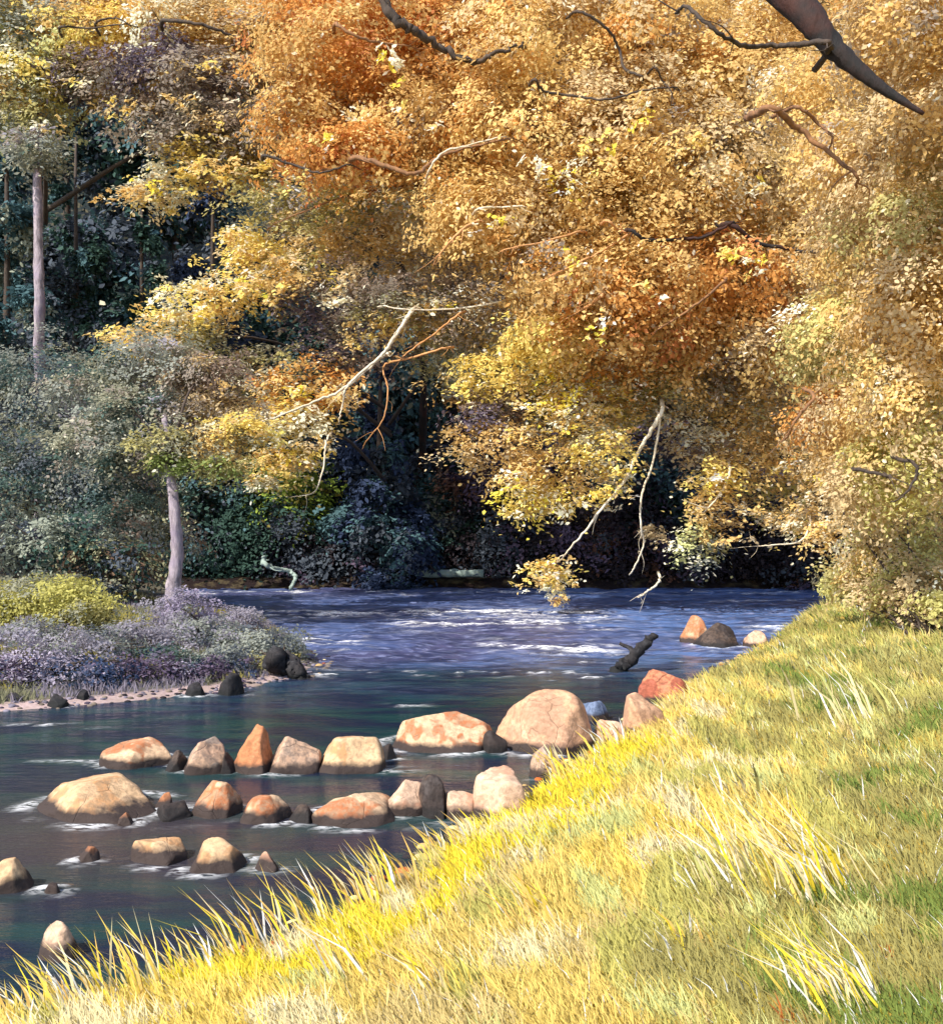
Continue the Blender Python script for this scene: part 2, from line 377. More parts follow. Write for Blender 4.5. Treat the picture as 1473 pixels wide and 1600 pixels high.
RM = dict(
 tan=rock_material('tan_stone', (0.62, 0.40, 0.22), (0.52, 0.27, 0.12), 0.35),
 rust=rock_material('rust_stone', (0.50, 0.20, 0.085), (0.62, 0.36, 0.18), 0.2),
 tanrust=rock_material('tan_stone_rust_patches', (0.64, 0.42, 0.25), (0.42, 0.15, 0.06), 0.62),
 salmon=rock_material('salmon_stone', (0.58, 0.33, 0.19), (0.46, 0.26, 0.16), 0.45),
 grey=rock_material('grey_stone', (0.34, 0.25, 0.19), (0.50, 0.31, 0.20), 0.45),
 pink=rock_material('pinkish_stone', (0.64, 0.42, 0.28), (0.5, 0.26, 0.16), 0.3),
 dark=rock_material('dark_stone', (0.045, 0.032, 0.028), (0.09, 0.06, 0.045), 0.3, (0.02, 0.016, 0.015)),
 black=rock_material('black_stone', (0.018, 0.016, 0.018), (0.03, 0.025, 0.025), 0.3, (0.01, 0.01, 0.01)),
 red=rock_material('red_stone', (0.36, 0.10, 0.055), (0.5, 0.2, 0.1), 0.3),
 blue=rock_material('bluish_stone', (0.11, 0.15, 0.24), (0.16, 0.2, 0.3), 0.3),
 violet=rock_material('violet_stone', (0.36, 0.31, 0.58), (0.30, 0.26, 0.45), 0.3))

import bmesh
def rock_mesh(sx, sy, sz, seed, cuts=9, flat=1.0):
    bm = bmesh.new(); bmesh.ops.create_icosphere(bm, subdivisions=5, radius=1.0)
    V = np.array([v.co for v in bm.verts]); rng = np.random.default_rng(seed)
    d = V / np.linalg.norm(V, axis=1, keepdims=True)
    pw = 2.7 if sz < 1.2*sx else 3.0
    r = 1.12 / (np.abs(d[:,0])**pw + np.abs(d[:,1])**pw + np.abs(d[:,2])**pw) ** (1/pw)
    for _ in range(cuts):                      # planed faces, as on broken river stone
        n = rng.normal(size=3); n[2] = abs(n[2])*0.8 + 0.1; n /= np.linalg.norm(n); h = rng.uniform(0.76, 1.06)
        dn = d @ n; lim = np.where(dn > 0.05, h / np.maximum(dn, 0.05), 9)
        k = 55.0; r = -np.log(np.exp(-k*r) + np.exp(-k*np.minimum(lim, 3))) / k
    r *= 1 + 0.12*(vnoise(d + seed, 1.4, seed, 2) - .5) + 0.06*(vnoise(d + seed, 4.5, seed+1, 3) - .5) + 0.03*(vnoise(d+seed, 14, seed+2, 2) - .5)
    V = d * r[:, None]
    V[:, 0] *= 1/ (V[:, 0].max() - V[:, 0].min()) * 2; V[:, 2] *= 1/V[:, 2].max()
    V[:, 2] = np.where(V[:, 2] < 0, V[:, 2]*0.5, V[:, 2])
    V *= np.array([sx, sy, sz])
    for v, c in zip(bm.verts, V): v.co = c
    for f in bm.faces: f.smooth = True
    me = bpy.data.meshes.new('rock'); bm.to_mesh(me); bm.free(); return me
def rock(name, box, mat, label, seed, group, cat='boulder', z0=0.0, yaw=0, cuts=9, depth=0.8, lean=0):
    x0, y0, x1, y1 = box
    z = z0
    w = W((x0+x1)/2, y1, z) if z == 0 else P((x0+x1)/2, y1, z); Y = w[1]; z = w[2]
    sx = (x1-x0)/2/F*Y; sz = (y1-y0)/F*Y*1.02; sy = max(sx*depth, sz*0.5)
    me = rock_mesh(sx, sy, sz, seed, cuts + 5 if sz < 1.2*sx else 9)
    o = link(name, me, RM[mat]); o.location = (w[0], Y + sy*0.55, z - 0.02)
    o.rotation_euler = (0, lean, yaw); tag(o, label, cat, group); return o
GB = 'boulders lying across the stream'
ROCKS = [
 ('boulder',(152,1158,268,1197),'tanrust','low flat tan boulder with orange left end, leftmost of the farthest boulder row',3),
 ('boulder',(284,1155,356,1207),'grey','small grey-brown boulder with a pale rim, between the flat tan and the rust-orange boulder',14),
 ('boulder',(356,1136,432,1208),'rust','tall pointed rust-orange boulder in the middle of the farthest row',5),
 ('boulder',(410,1152,500,1207),'grey','low grey-brown boulder leaning against the right side of the tall rust-orange one',6),
 ('boulder',(480,1153,598,1206),'tan','squat tan boulder with a dark right face, left of the long two-coloured boulder',7),
 ('boulder',(598,1115,766,1171),'tanrust','long two-coloured boulder, rust left and tan right, beside the biggest boulder',28),
 ('boulder',(770,1086,934,1174),'salmon','biggest boulder, rounded and salmon tan, standing next to the grass bank',9),
 ('boulder',(24,1228,248,1277),'tan','longest low tan boulder with an orange left tip, in the middle row at the left',10),
 ('boulder',(292,1222,374,1275),'tanrust','upright tan boulder with a rust patch, right of the longest low boulder',11),
 ('boulder',(366,1246,456,1284),'tanrust','small block-like tan and rust boulder in the middle of the middle row',12),
 ('boulder',(484,1243,634,1286),'tanrust','long low tan boulder with a round rust spot, in front of the brown-black boulder',33),
 ('boulder',(594,1220,682,1272),'pink','grey-tan rounded boulder touching the brown-black boulder from the left',24),
 ('boulder',(652,1211,700,1278),'dark','brown-black upright boulder among tan ones near the grass',15),
 ('boulder',(690,1236,750,1278),'pink','small pinkish boulder wedged right of the brown-black boulder',16),
 ('boulder',(730,1206,834,1280),'pink','pinkish tan boulder with dark right side, half buried in the grass',17),
 ('boulder',(200,1314,292,1348),'tan','tan boulder with a black right end, left of the rounded near-row boulder',18),
 ('boulder',(284,1314,388,1360),'tan','rounded tan boulder, the largest of the nearest row',19),
 ('boulder',(-25,1343,50,1394),'tan','tan boulder cut by the left edge of the picture in the nearest row',20),
 ('boulder',(396,1330,438,1362),'pink','small upright pale boulder between the rounded tan boulder and the grass blades',21),
 ('boulder',(56,1444,116,1500),'pink','pinkish boulder among the grass blades at the bottom left',22),
 ('stone',(256,1172,296,1204),'dark','added low dark stone for the dark gap right of the low flat tan boulder',71),  # added filler stones, their dark colour standing for shaded gaps between boulders
 ('stone',(340,1174,368,1208),'dark','added dark stone for the dark gap left of the tall pointed rust-orange boulder',72),
 ('stone',(588,1160,622,1186),'dark','added dark stone for the dark gap left of the long two-coloured boulder',73),
 ('stone',(752,1140,792,1176),'dark','added dark stone for the dark gap between the long two-coloured boulder and the biggest one',74),
 ('stone',(448,1258,492,1286),'dark','added dark stone for the dark gap left of the long low boulder with a rust spot',75),
 ('stone',(236,1254,300,1280),'dark','added flat dark stone for the dark gap right of the longest low boulder',76),
 ('stone',(118,1322,152,1347),'rust','small rust stone just above water, left of the black-ended tan boulder',43),
 ('stone',(242,1238,272,1264),'rust','small rust stone in the gap right of the longest low boulder',44),
 ('stone',(182,1268,208,1290),'rust','tiny rust stone at the foot of the longest low boulder',45),
 ('stone',(64,1378,94,1397),'rust','tiny rust stone right of the boulder cut by the left edge',46),
]
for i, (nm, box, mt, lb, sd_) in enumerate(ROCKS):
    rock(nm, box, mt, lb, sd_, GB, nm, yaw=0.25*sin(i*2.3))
GE = 'rocks along the far end of the grass bank'
rock('boulder',(1000,1046,1078,1100),'red','brick-red boulder at the foot of the grass bank above the salmon rocks',51,GE)
rock('boulder',(962,1086,1040,1152),'salmon','salmon boulder below the brick-red one at the grass edge',52,GE)
rock('boulder',(1064,962,1112,1004),'tanrust','small tan and orange rock in the rapids beside the dark brown one',53,GE)
rock('boulder',(1086,974,1164,1012),'dark','dark brown jagged rock in the rapids near the right bank',54,GE)
rock('boulder',(905,1095,958,1126),'blue','wet bluish boulder behind the right side of the biggest boulder',55,GE)
rock('boulder',(1160,985,1200,1012),'pink','small pale rock at the grass tip next to the dark brown jagged rock',56,GE)
rock('boulder',(925,1125,985,1165),'pink','pale rock between the biggest boulder and the salmon boulder at the grass edge',57,GE)
rock('boulder',(820,1165,880,1215),'grey','grey stone lying in the grass edge in front of the biggest boulder',58,GE)
GS = 'dark stones along the left shore'
for box, lb, sd_ in (((0,1082,36,1104),'black stone on the pale shore, leftmost of the shore stones',61),((70,1084,104,1106),'black stone on the pale shore right of the leftmost one',62),
    ((112,1076,142,1098),'slim black stone on the pale shore below the violet stone',63),((284,1066,322,1088),'small black stone on the shore below the purple heather',64),
    ((336,1052,380,1087),'tall pointed black stone standing on the shore',65)):
    rock('stone', box, 'black', lb, sd_, GS, 'stone', cuts=7)
rock('stone',(60,1038,104,1064),'violet','pale violet stone leaning in the grey bushes of the left bank',66,None,'stone',z0=18.6,lean=.5)

def pebbles(name, spots, size, colours, label, seed):
    rng = np.random.default_rng(seed); bm = bmesh.new(); bmesh.ops.create_icosphere(bm, subdivisions=2, radius=1.0)
    V0 = np.array([v.co for v in bm.verts]); F0 = np.array([[v.index for v in f.verts] for f in bm.faces]); bm.free()
    Vs, Fs, Cs = [], [], []
    for k, (x, y) in enumerate(spots):
        sc_ = rng.uniform(.5, 1.3)*size*np.array([1, .8, .55])
        v = V0*(1 + .35*(vnoise(V0 + k*7.1, 1.5, seed) - .5))[:, None]*sc_
        Vs.append(v + np.array([x, y, max(gz(x, y), 0)])); Fs.append(F0 + k*len(V0)); Cs.append(np.tile(PAL[colours[rng.integers(len(colours))]]*rng.uniform(.5, .9), (len(V0), 1)))
    f = np.concatenate(Fs); me = mesh_np(name, np.concatenate(Vs), np.full(len(f), 3), f.ravel(), np.concatenate(Cs), True)
    tag(link(name, me, t_gravel), label, 'gravel', kind='stuff')
t_gravel = leaf_material('pebble_stone', 0.0, .85)
rg = np.random.default_rng(77)
sp = [(a, b) for a, b in zip(rg.uniform(-9, -2.6, 4000), rg.uniform(15.5, 22, 4000)) if -.05 < river_sd(np.array([a]), np.array([b]))[0][0] < .45][:260]
pebbles('gravel', sp, .045, ['taupe', 'mauve', 'mauve', 'plum', 'black'], 'small pebbles along the pale left shore', 5)
sp = [(a, b) for a, b in zip(rg.uniform(-3, 7, 9000), rg.uniform(6.5, 24, 9000)) if -.25 < river_sd(np.array([a]), np.array([b]))[0][0] < .1][:220]
pebbles('gravel', sp, .065, ['taupe', 'tan', 'rust', 'brown', 'straw', 'black'], 'small stones along the water edge of the grass bank', 6)

def snag(name, px, Y, label, mat, r):          # driftwood: forked, thick, broken ends
    w = [P(a, b, Y + k) for a, b, k in px]
    root = thing(name, tuple(w[0]), label, 'driftwood')
    part('trunk', tmesh(tube(w, r*1.3, r*0.75, 12, 8, 3, 0.16, r*0.12)), mat, root)
    m = w[len(w)//2]; e = w[-1]
    part('root', tmesh(tube([m, m + np.array([-.05, .1, r*1.2]), m + np.array([-.25, .15, r*2.0])], r*.6, r*.25, 7, 4, 5, .3),
                       tube([e, e + np.array([.1, .05, r*.5]), e + np.array([.16, 0, r*.6])], r*.8, r*.4, 7, 4, 6, .3)), mat, root)
snag('driftwood', [(424,1028,0),(445,1038,.1),(466,1050,0),(470,1074,-.1)], 19.6, 'black driftwood snag leaning off the tip of the left bank', RM['black'], .17)
snag('driftwood', [(952,1064,0),(970,1043,.1),(990,1026,0),(1012,1000,-.1)], 20.3, 'black driftwood snag standing slanted in the rapids', RM['black'], .115)

# ------------------------------------------------------------------ water: a dark pool in front, broken rapids behind
xw = axis(-12, 15.5, 0.11, -62, 18); yw = axis(4, 43.6, 0.09, -16, 43.7)
XW, YW = np.meshgrid(xw, yw)
def wn(sx, sy, seed, oct=3): return vnoise(np.stack([XW*sx, YW*sy, XW*0], -1), 1.0, seed, oct)
rap = sstep(16.8, 24.0, YW + 4.5*(wn(.30, .55, 41) - .5) - 0.12*np.minimum(XW, 0))
amp = 0.007 + 0.070*rap
warp = (wn(.5, .25, 47) - .5) * 2.5
wv = vnoise(np.stack([XW*0.9, (YW + warp)*1.7, XW*0], -1), 1.0, 42, 4)
ZW = amp * (np.abs(wv - 0.5) * -3.4 + 0.55) + 0.01*(wn(1.2, 3, 43) - .5)
ZW = ZW - ZW.min()*0 
def band(py, w, x0, x1, seed, thr, amt=1.0, sx=1.1, sy=1.0):
    yc = H*F/(py - CY); hw = yc*yc*w/(H*F)
    px = XW/YW*F + CX
    g = np.exp(-((YW - yc + (wn(.4, .05, seed+3)-.5)*2.0*hw)/hw)**2) * sstep(x0-40, x0+30, px) * (1 - sstep(x1-30, x1+40, px))
    return amt * g * sstep(thr, thr+0.10, .62*wn(sx*.55, sy*2.6, seed, 4) + .38*wn(sx*4, sy*7, seed+40, 2))
foam = np.zeros_like(XW)
for a in ((960, 6, 350, 960, 51, .47), (975, 9, 620, 960, 52, .56), (1010, 10, 760, 960, 53, .52), (1050, 5, 480, 900, 54, .57), (926, 3, 300, 1250, 55, .55, .8),
          (940, 3, 1000, 1330, 56, .56, .7), (1005, 14, 430, 560, 57, .56), (985, 12, 1180, 1260, 58, .56), (1060, 8, 860, 990, 59, .6), (1035, 14, 880, 1200, 60, .58),
          (1105, 4, 600, 660, 61, .5, .6), (1135, 3, 20, 160, 63, .45), (1190, 2, 60, 330, 64, .45, .5)):
    foam = np.maximum(foam, band(*a))
for o in [o for o in C.objects if o.name.startswith(('boulder', 'stone', 'driftwood'))]:      # water breaking on the stones
    if o.type != 'MESH': continue
    dx, dy = o.dimensions[0]/2, o.dimensions[1]/2
    if ground_z(o.location.x, o.location.y) > .05 or o.location.z > .3: continue
    q = np.sqrt(((XW - o.location.x)/(dx + .04))**2 + ((YW - o.location.y)/(dy + .04))**2)
    m = np.exp(-((q - 1.02)/.13)**2) * sstep(.50, .62, wn(2.2, 3.0, int(91 + o.location.x*3), 3)) * .8
    tail = np.exp(-((YW - o.location.y + dy*.3)/(dy*.5))**2) * sstep(.9, 1.1, (XW - o.location.x)/dx) * (1 - sstep(1.2, 2.3, (XW - o.location.x)/dx)) * sstep(.52, .62, wn(1.2, 7, 95, 3)) * .6
    foam = np.maximum(foam, np.maximum(m, tail))
foam = np.clip(foam, 0, 1)
ZW = ZW + foam*0.03
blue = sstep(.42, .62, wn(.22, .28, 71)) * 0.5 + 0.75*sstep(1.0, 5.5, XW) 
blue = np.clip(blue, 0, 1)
brownp = np.exp(-(((XW+3.8)/2.4)**2 + ((YW-10.0)/1.6)**2))  # brown tint on the pool at the left, fading outwards
wm = grid_mesh('river', xw, yw, ZW, None, dict(foam=foam, rapids=rap, blue=blue, brown_tint=brownp))
t = NT('river_water')
fo = t.n('ShaderNodeAttribute', attribute_name='foam').outputs['Fac']; ra = t.n('ShaderNodeAttribute', attribute_name='rapids').outputs['Fac']
bl = t.n('ShaderNodeAttribute', attribute_name='blue').outputs['Fac']; si = t.n('ShaderNodeAttribute', attribute_name='brown_tint').outputs['Fac']
tc = t.n('ShaderNodeTexCoord'); mp = t.n('ShaderNodeMapping'); mp.inputs['Scale'].default_value = (0.8, 2.2, 1); t.l(tc.outputs['Object'], mp.inputs[0])
nA = t.noise(3.0, 5, 0.6, mp.outputs[0]); nB = t.noise(0.9, 3, 0.5, mp.outputs[0]); nC = t.noise(11, 4, 0.6, mp.outputs[0])
deep = t.mix(t.ramp(nB, (0.42, 0.0), (0.6, 1.0)), (0.008, 0.014, 0.034), (0.010, 0.038, 0.040))
sm = t.n('ShaderNodeMath', operation='MULTIPLY'); t.l(si, sm.inputs[0]); sm.inputs[1].default_value = .85
deep = t.mix(sm.outputs[0], deep, (0.055, 0.042, 0.042))
rp = t.mix(bl, (0.060, 0.062, 0.140), (0.08, 0.145, 0.33))  # violet-blue of the reflected sky painted into the rapids' base colour
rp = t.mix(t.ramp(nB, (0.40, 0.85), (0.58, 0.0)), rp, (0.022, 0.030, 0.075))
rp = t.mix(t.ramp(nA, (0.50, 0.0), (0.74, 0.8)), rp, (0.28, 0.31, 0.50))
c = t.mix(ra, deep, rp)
fm = t.n('ShaderNodeMath', operation='MULTIPLY'); t.l(fo, fm.inputs[0]); t.l(t.ramp(nC, (0.40, 0.0), (0.54, 1.0)), fm.inputs[1])
c = t.mix(fm.outputs[0], c, (0.88, 0.87, 0.86))
b = t.n('ShaderNodeBsdfPrincipled'); b.inputs['IOR'].default_value = 1.33; b.inputs['Specular IOR Level'].default_value = 0.34
rr = t.n('ShaderNodeMath', operation='MULTIPLY_ADD'); t.l(ra, rr.inputs[0]); rr.inputs[1].default_value = 0.22; rr.inputs[2].default_value = 0.07
r2 = t.n('ShaderNodeMath', operation='MULTIPLY_ADD'); t.l(fm.outputs[0], r2.inputs[0]); r2.inputs[1].default_value = 0.5; t.l(rr.outputs[0], r2.inputs[2])
t.l(r2.outputs[0], b.inputs['Roughness'])
bp = t.n('ShaderNodeBump'); bp.inputs['Strength'].default_value = 0.35; bp.inputs['Distance'].default_value = 0.06
t.l(nA, bp.inputs['Height']); t.l(bp.outputs[0], b.inputs['Normal'])
t.l(c, b.inputs['Base Color']); t.l(b.outputs[0], t.out.inputs[0])
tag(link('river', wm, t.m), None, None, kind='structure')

# ------------------------------------------------------------------ trees
def crown(root, lobes, mat=M_LEAF, **kw): return part('crown', foliage(lobes, warm=mat is M_LEAF, **kw), mat, root)
def limbs_to(root, start, lobes, mat, r, seed=0, share=1.0, name='limb'):
    rng = np.random.default_rng(seed)
    for L in lobes:
        if rng.random() > share: continue
        c = P(L[0], L[1], L[4]); s = np.asarray(start(c[2]) if callable(start) else start)
        m = (s + c)/2 + np.array([0, 0, 0.12*np.linalg.norm(c - s)]) + rng.normal(size=3)*0.2
        part(name, tmesh(tube([s, m, c], r, r*.3, 7, 6, int(rng.integers(999)), .2)), mat, root)
def lean(base, top):
    base = np.asarray(base, float); top = np.asarray(top, float)
    def f(z):
        k = np.clip((z - 1.5 - base[2]) / (top[2] - base[2]), 0.25, 0.97); return base + (top - base)*k
    return f

# 1 golden tree over the water: the great crown across the top
G1 = [(540,80,150,105,33,2.4,'orange'),(690,55,140,95,34,2.4,'orange'),(640,190,165,95,33,2.4,'orange'),(840,70,150,105,33,2.5,'gold'),(800,210,160,105,32,2.4,'ochre'),
 (1000,60,140,95,33,2.5,'ochre'),(960,190,150,110,32,2.5,'tan'),(1120,150,140,110,33,2.5,'gold'),(1100,290,150,110,32,2.5,'tan'),(940,320,160,100,31.5,2.2,'gold'),
 (760,330,130,75,31.5,2.0,'gold'),(1010,440,140,90,31,2.2,'orange'),(880,430,120,75,31,2.0,'ochre'),(1130,430,130,95,31.5,2.2,'orange'),(1000,515,140,55,31.5,1.8,'orange'),
 (870,530,90,42,31.5,1.4,'yellow'),(1150,540,130,85,32,2.0,'ochre'),(1250,420,120,120,32,2.2,'tan'),(1230,260,120,120,33,2.4,'tan'),(1200,70,120,95,34,2.4,'gold'),(480,180,90,65,33,1.8,'ochre'),(560,240,130,50,32,1.6,'orange'),
 (1080,30,120,60,35,2,'gold'),(760,-20,160,60,35,2.2,'ochre'),(560,-10,150,60,35,2.2,'orange'),(960,-40,160,60,35,2.2,'gold')]
b1 = np.array([13.2, 35.5, 0]); b1[2] = gz(b1[0], b1[1]) - .1
t1 = thing('golden_tree', tuple(b1), 'great golden orange tree whose crown fills the top of the view above the river', 'tree')
top1 = P(1000, 60, 34.5)
part('trunk', tmesh(tube([b1, b1*.6+top1*.4+np.array([1.2,0,0]), top1], .42, .14, 12, 8, 1, .12)), M_BARK_BR, t1)
limbs_to(t1, lean(b1, top1), G1[::2], M_BARK_BR, .12, 4)
SP1 = [(935,245,16,30,29.3,.35),(1010,178,34,26,29.5,.5),(1300,250,40,22,29.5,.5),(1150,392,34,11,28.8,.3),(1010,455,30,14,28.8,.3),(610,95,14,26,30,.3),(560,178,26,10,30,.3),(640,170,26,22,30,.4),
 (845,268,20,14,29.4,.3),(880,290,24,10,29.4,.3),(470,285,30,26,30,.4),(500,215,12,10,30,.2),(760,345,40,10,29.3,.3),(940,520,20,26,28.8,.3),(1180,410,20,12,28.6,.3),(1190,290,16,10,29.5,.2),(905,405,24,14,28.8,.3),(1090,215,16,10,29.5,.2)]
G1 += [(a,b,c_,d_,y,q,'spark',.55) for a,b,c_,d_,y,q in SP1]
crown(t1, G1, leaf=.135, seed=101, fleck=.02, upb=.45, dens=1.0)
BR = [ # (points, depth, thick, thin, bark)
 ([(590,-25),(615,28),(650,50),(690,75),(740,95),(775,82),(812,72)],29.6,.24,.05,M_BARK_DK),([(525,38),(555,56),(600,68),(640,72)],29.6,.08,.03,M_BARK_BR),
 ([(905,18),(948,45),(966,75),(976,108),(1000,118)],29.4,.05,.10,M_BARK_DK),([(835,124),(850,142),(900,150),(945,156),(1000,142),(1050,136)],29,.06,.05,M_BARK_DK),([(1024,105),(1034,125),(1048,142)],29,.05,.03,M_BARK_DK),
 ([(415,243),(460,258),(500,270),(542,258)],29.6,.06,.05,M_BARK_DK),([(558,246),(610,262),(650,271),(685,245),(740,228),(790,218)],29.2,.11,.04,M_BARK_BR),
 ([(670,268),(690,240),(735,226),(785,214)],29.0,.05,.04,M_BARK_WHITE),([(985,360),(1010,374),(1060,374),(1100,370),(1140,350)],28.6,.07,.09,M_BARK_RED),([(1145,352),(1180,378),(1225,388),(1290,398),(1355,416)],28.6,.10,.05,M_BARK_RED),
 ([(748,326),(780,324),(815,322)],28.8,.05,.03,M_BARK_WHITE),([(985,364),(935,395),(862,430)],28.6,.05,.05,M_BARK_OR),([(905,362),(850,378),(795,388)],28.6,.05,.03,M_BARK_OR),
 ([(745,345),(712,368),(684,402)],28.8,.07,.04,M_BARK_OR),([(1130,440),(1085,478),(1035,510)],28.4,.06,.05,M_BARK_BR),([(950,345),(965,358),(985,366)],28.6,.06,.05,M_BARK_OR),
 ([(940,462),(925,474),(908,484)],28.6,.08,.04,M_BARK_OR),([(1260,640),(1245,665),(1235,680)],28.5,.07,.04,M_BARK_BR)]
for i, (pts, Y, a, b_, m) in enumerate(BR):
    part('branch', twig(pts, Y + .7, a, b_, 40+i, 2), m, t1)

# 2 tree of the right bank standing outside the picture: heavy dark limb in the corner, tan crown down the right side
b2 = np.array([10.4, 16.5, 0]); b2[2] = gz(b2[0], b2[1]) - .1
t2 = thing('overhanging_tree', tuple(b2), 'right-edge tree with a heavy dark red limb in the top corner', 'tree')
hub = P(1050, -190, 15.5)
part('trunk', tmesh(tube([b2, b2 + np.array([-.1,.1,6]), np.array([9.6,16.3,12.2]), np.array([6.5,15.8,13.2]), hub], .38, .30, 12, 8, 2, .1)), M_BARK_RED, t2)
part('limb', tmesh(tube([hub, P(1160,-80,15), P(1255,18,14.4), P(1305,78,14.2), P(1370,132,14), P(1442,178,13.8)], .32, .025, 12, 8, 3, .10)), M_BARK_RED, t2)
for i, (pts, Y, a, b_, m) in enumerate([([(1295,70),(1250,68),(1200,72),(1150,68),(1105,38),(1072,10)],14.2,.06,.05,M_BARK_DK),([(1205,170),(1245,200),(1290,235),(1335,272)],18,.09,.05,M_BARK_BR),
   ([(1245,168),(1280,195),(1300,215)],18,.05,.03,M_BARK_BR),([(1428,725),(1430,745),(1410,775)],18,.05,.03,M_BARK_DK),([(1370,740),(1390,745)],18.2,.05,.03,M_BARK_DK),([(1270,620),(1240,660),(1230,682)],20,.05,.03,M_BARK_BR)]):
    part('branch', twig(pts, Y, a, b_, 80+i, 2), m, t2)
G2 = [(1400,40,110,80,19,1.3,'ochre'),(1440,190,90,100,19,1.3,'tan'),(1330,240,90,80,21,1.4,'tan'),(1420,340,110,100,20,1.4,'oltan'),(1330,390,90,80,22,1.4,'tan'),(1410,480,110,100,20,1.4,'tan'),
 (1300,520,90,80,22,1.3,'oltan'),(1400,610,110,90,20,1.3,'oltan'),(1310,650,80,70,22,1.2,'ochre'),(1420,720,90,80,20,1.2,'oltan'),(1350,760,80,60,21,1.1,'oltan'),(1260,150,80,70,23,1.3,'gold'),(1480,30,80,90,19,1.2,'ochre'),(1500,420,60,200,20,1.2,'oltan')]
crown(t2, G2, leaf=.09, seed=102, upb=.45, fleck=.02)
limbs_to(t2, lean(b2, b2 + np.array([-.4,.4,9])), G2[::2], M_BARK_BR, .07, 5)

# 3 pale-trunked tree at the left: yellow and taupe crown in the top left
Y3 = 40; b3 = P(64, 900, Y3); b3[2] = gz(b3[0], Y3) - .2
t3 = thing('pale_trunk_tree', tuple(b3), 'tall tree at the left edge with thin pale violet trunk and yellow to taupe leaves', 'tree')
part('trunk', tmesh(tube([b3, P(62,540,Y3-3.4), P(61,400,Y3-3.4), P(60,250,Y3-3), P(75,60,Y3)], .2, .12, 10, 8, 7, .18)), M_BARK_PALE, t3)
G3 = [(50,70,100,70,38,2,'palegr'),(160,60,100,55,38,2,'yellow'),(40,170,75,55,38,1.8,'palegr'),(30,120,70,50,37.5,1.8,'yellow'),(55,235,60,34,36.5,1,'mist'),(130,120,70,45,38,1.6,'plumbr'),(250,120,110,65,37,2,'plumbr'),(350,150,110,80,37,2,'taupe'),(330,45,110,45,38,2,'ochre'),
  (430,70,90,65,37.5,2,'ochre'),(250,40,90,40,38,2,'yellow'),(300,200,100,36,36.5,1.5,'taupe'),(400,215,110,45,36.5,1.8,'taupe'),(-40,60,80,90,38,2,'palegr'),(-30,-20,120,50,38,2,'yellow'),(200,-20,160,45,39,2,'ochre'),(400,0,130,40,39,2,'ochre')]
G3 += [(a,b,34,c_,34.6,.5,'pale',.55) for a,b,c_ in ((120,130,18),(240,158,12),(175,172,8),(300,216,8),(365,185,20),(195,60,16),(90,190,14),(330,105,10),(20,105,14),(80,25,14))]
crown(t3, G3, leaf=.145, seed=103, upb=.8, fleck=.04)
limbs_to(t3, lean(b3, P(75,60,Y3)), G3[4:13:2], M_BARK_DK, .1, 6)
for i, (pts, Y, a, b_) in enumerate([([(95,42),(140,44),(195,38)],35,.06,.03),([(150,36),(178,28),(198,36)],35,.06,.03),([(258,32),(310,38),(350,50),(388,68)],35,.09,.08),([(388,66),(360,72),(332,80)],35,.04,.03)]):
    part('branch', twig(pts, Y, a, b_, 120+i, 1), M_BARK_DK, t3)

# 4 tree whose pale yellow boughs droop over the river from behind
G4 = [(330,260,120,36,37,1.4,'yellow'),(240,300,70,24,37,1,'pale'),(480,310,120,45,36,1.4,'olive'),(590,310,110,40,36,1.4,'oltan'),(470,380,110,45,36,1.4,'oltan'),(600,370,120,45,35,1.5,'gold'),(310,470,100,40,35,1.2,'pale'),
 (410,420,90,42,35,1.3,'yellow'),(380,375,45,28,35,.8,'spark'),(215,530,68,30,34.5,.9,'pale'),(290,520,80,34,35,1.1,'olive'),(510,470,100,50,35.5,1.4,'plumbr'),(640,430,120,60,34,1.5,'taupe'),(560,540,100,45,35,1.3,'plumbr'),
 (480,600,100,45,34,1.2,'orange'),(400,580,100,45,35,1.2,'olive'),(620,490,90,40,34,1.2,'olive'),(720,470,110,60,34,1.5,'taupe'),(740,560,100,50,35,1.4,'olive'),(440,655,90,35,33.5,1,'pale'),(475,652,55,26,33.5,.8,'yellow'),(430,715,55,22,33.5,.8,'yellow'),
 (410,750,28,16,33.5,.5,'pale'),(470,720,30,30,33.5,.5,'spark'),(310,580,90,40,36,1.2,'taupe')]
b4 = P(640, 905, 46.5); b4[2] = gz(b4[0], 46.5) - .2
t4 = thing('drooping_tree', tuple(b4), 'far bank tree with pale yellow boughs and white twigs drooping left above the dark pines', 'tree')
top4 = P(560, 300, 38)
part('trunk', tmesh(tube([b4, P(660,700,45.5), P(650,480,41), top4], .22, .08, 10, 8, 9, .15)), M_BARK_RED, t4)
def loose_line(lst, y, n, mixes, seed):          # scattered single sprays along a bough
    r = np.random.default_rng(seed); out = []
    for (a, b, c_, d_) in lst:
        for k in range(n):
            u = r.random(); out.append((a+(c_-a)*u + r.normal()*12, b+(d_-b)*u + r.normal()*10, r.uniform(14, 34), r.uniform(6, 14), y + r.uniform(-.5, .8), r.uniform(.2, .5), mixes[r.integers(len(mixes))], .55))
    return out
G4 += loose_line([(350,370,560,460),(180,535,330,490),(420,640,540,610),(395,745,500,690),(430,240,640,300),(220,300,340,250),(300,460,440,430),(540,520,700,470)], 33.0, 9, ['pale', 'spark', 'yellow', 'gold'], 11)
crown(t4, G4, leaf=.14, seed=104, fleck=.06, upb=.95, flat=.5, dens=.62)
limbs_to(t4, lean(b4, top4), [l for l in G4 if len(l) < 8][::3], M_BARK_DK, .08, 7)
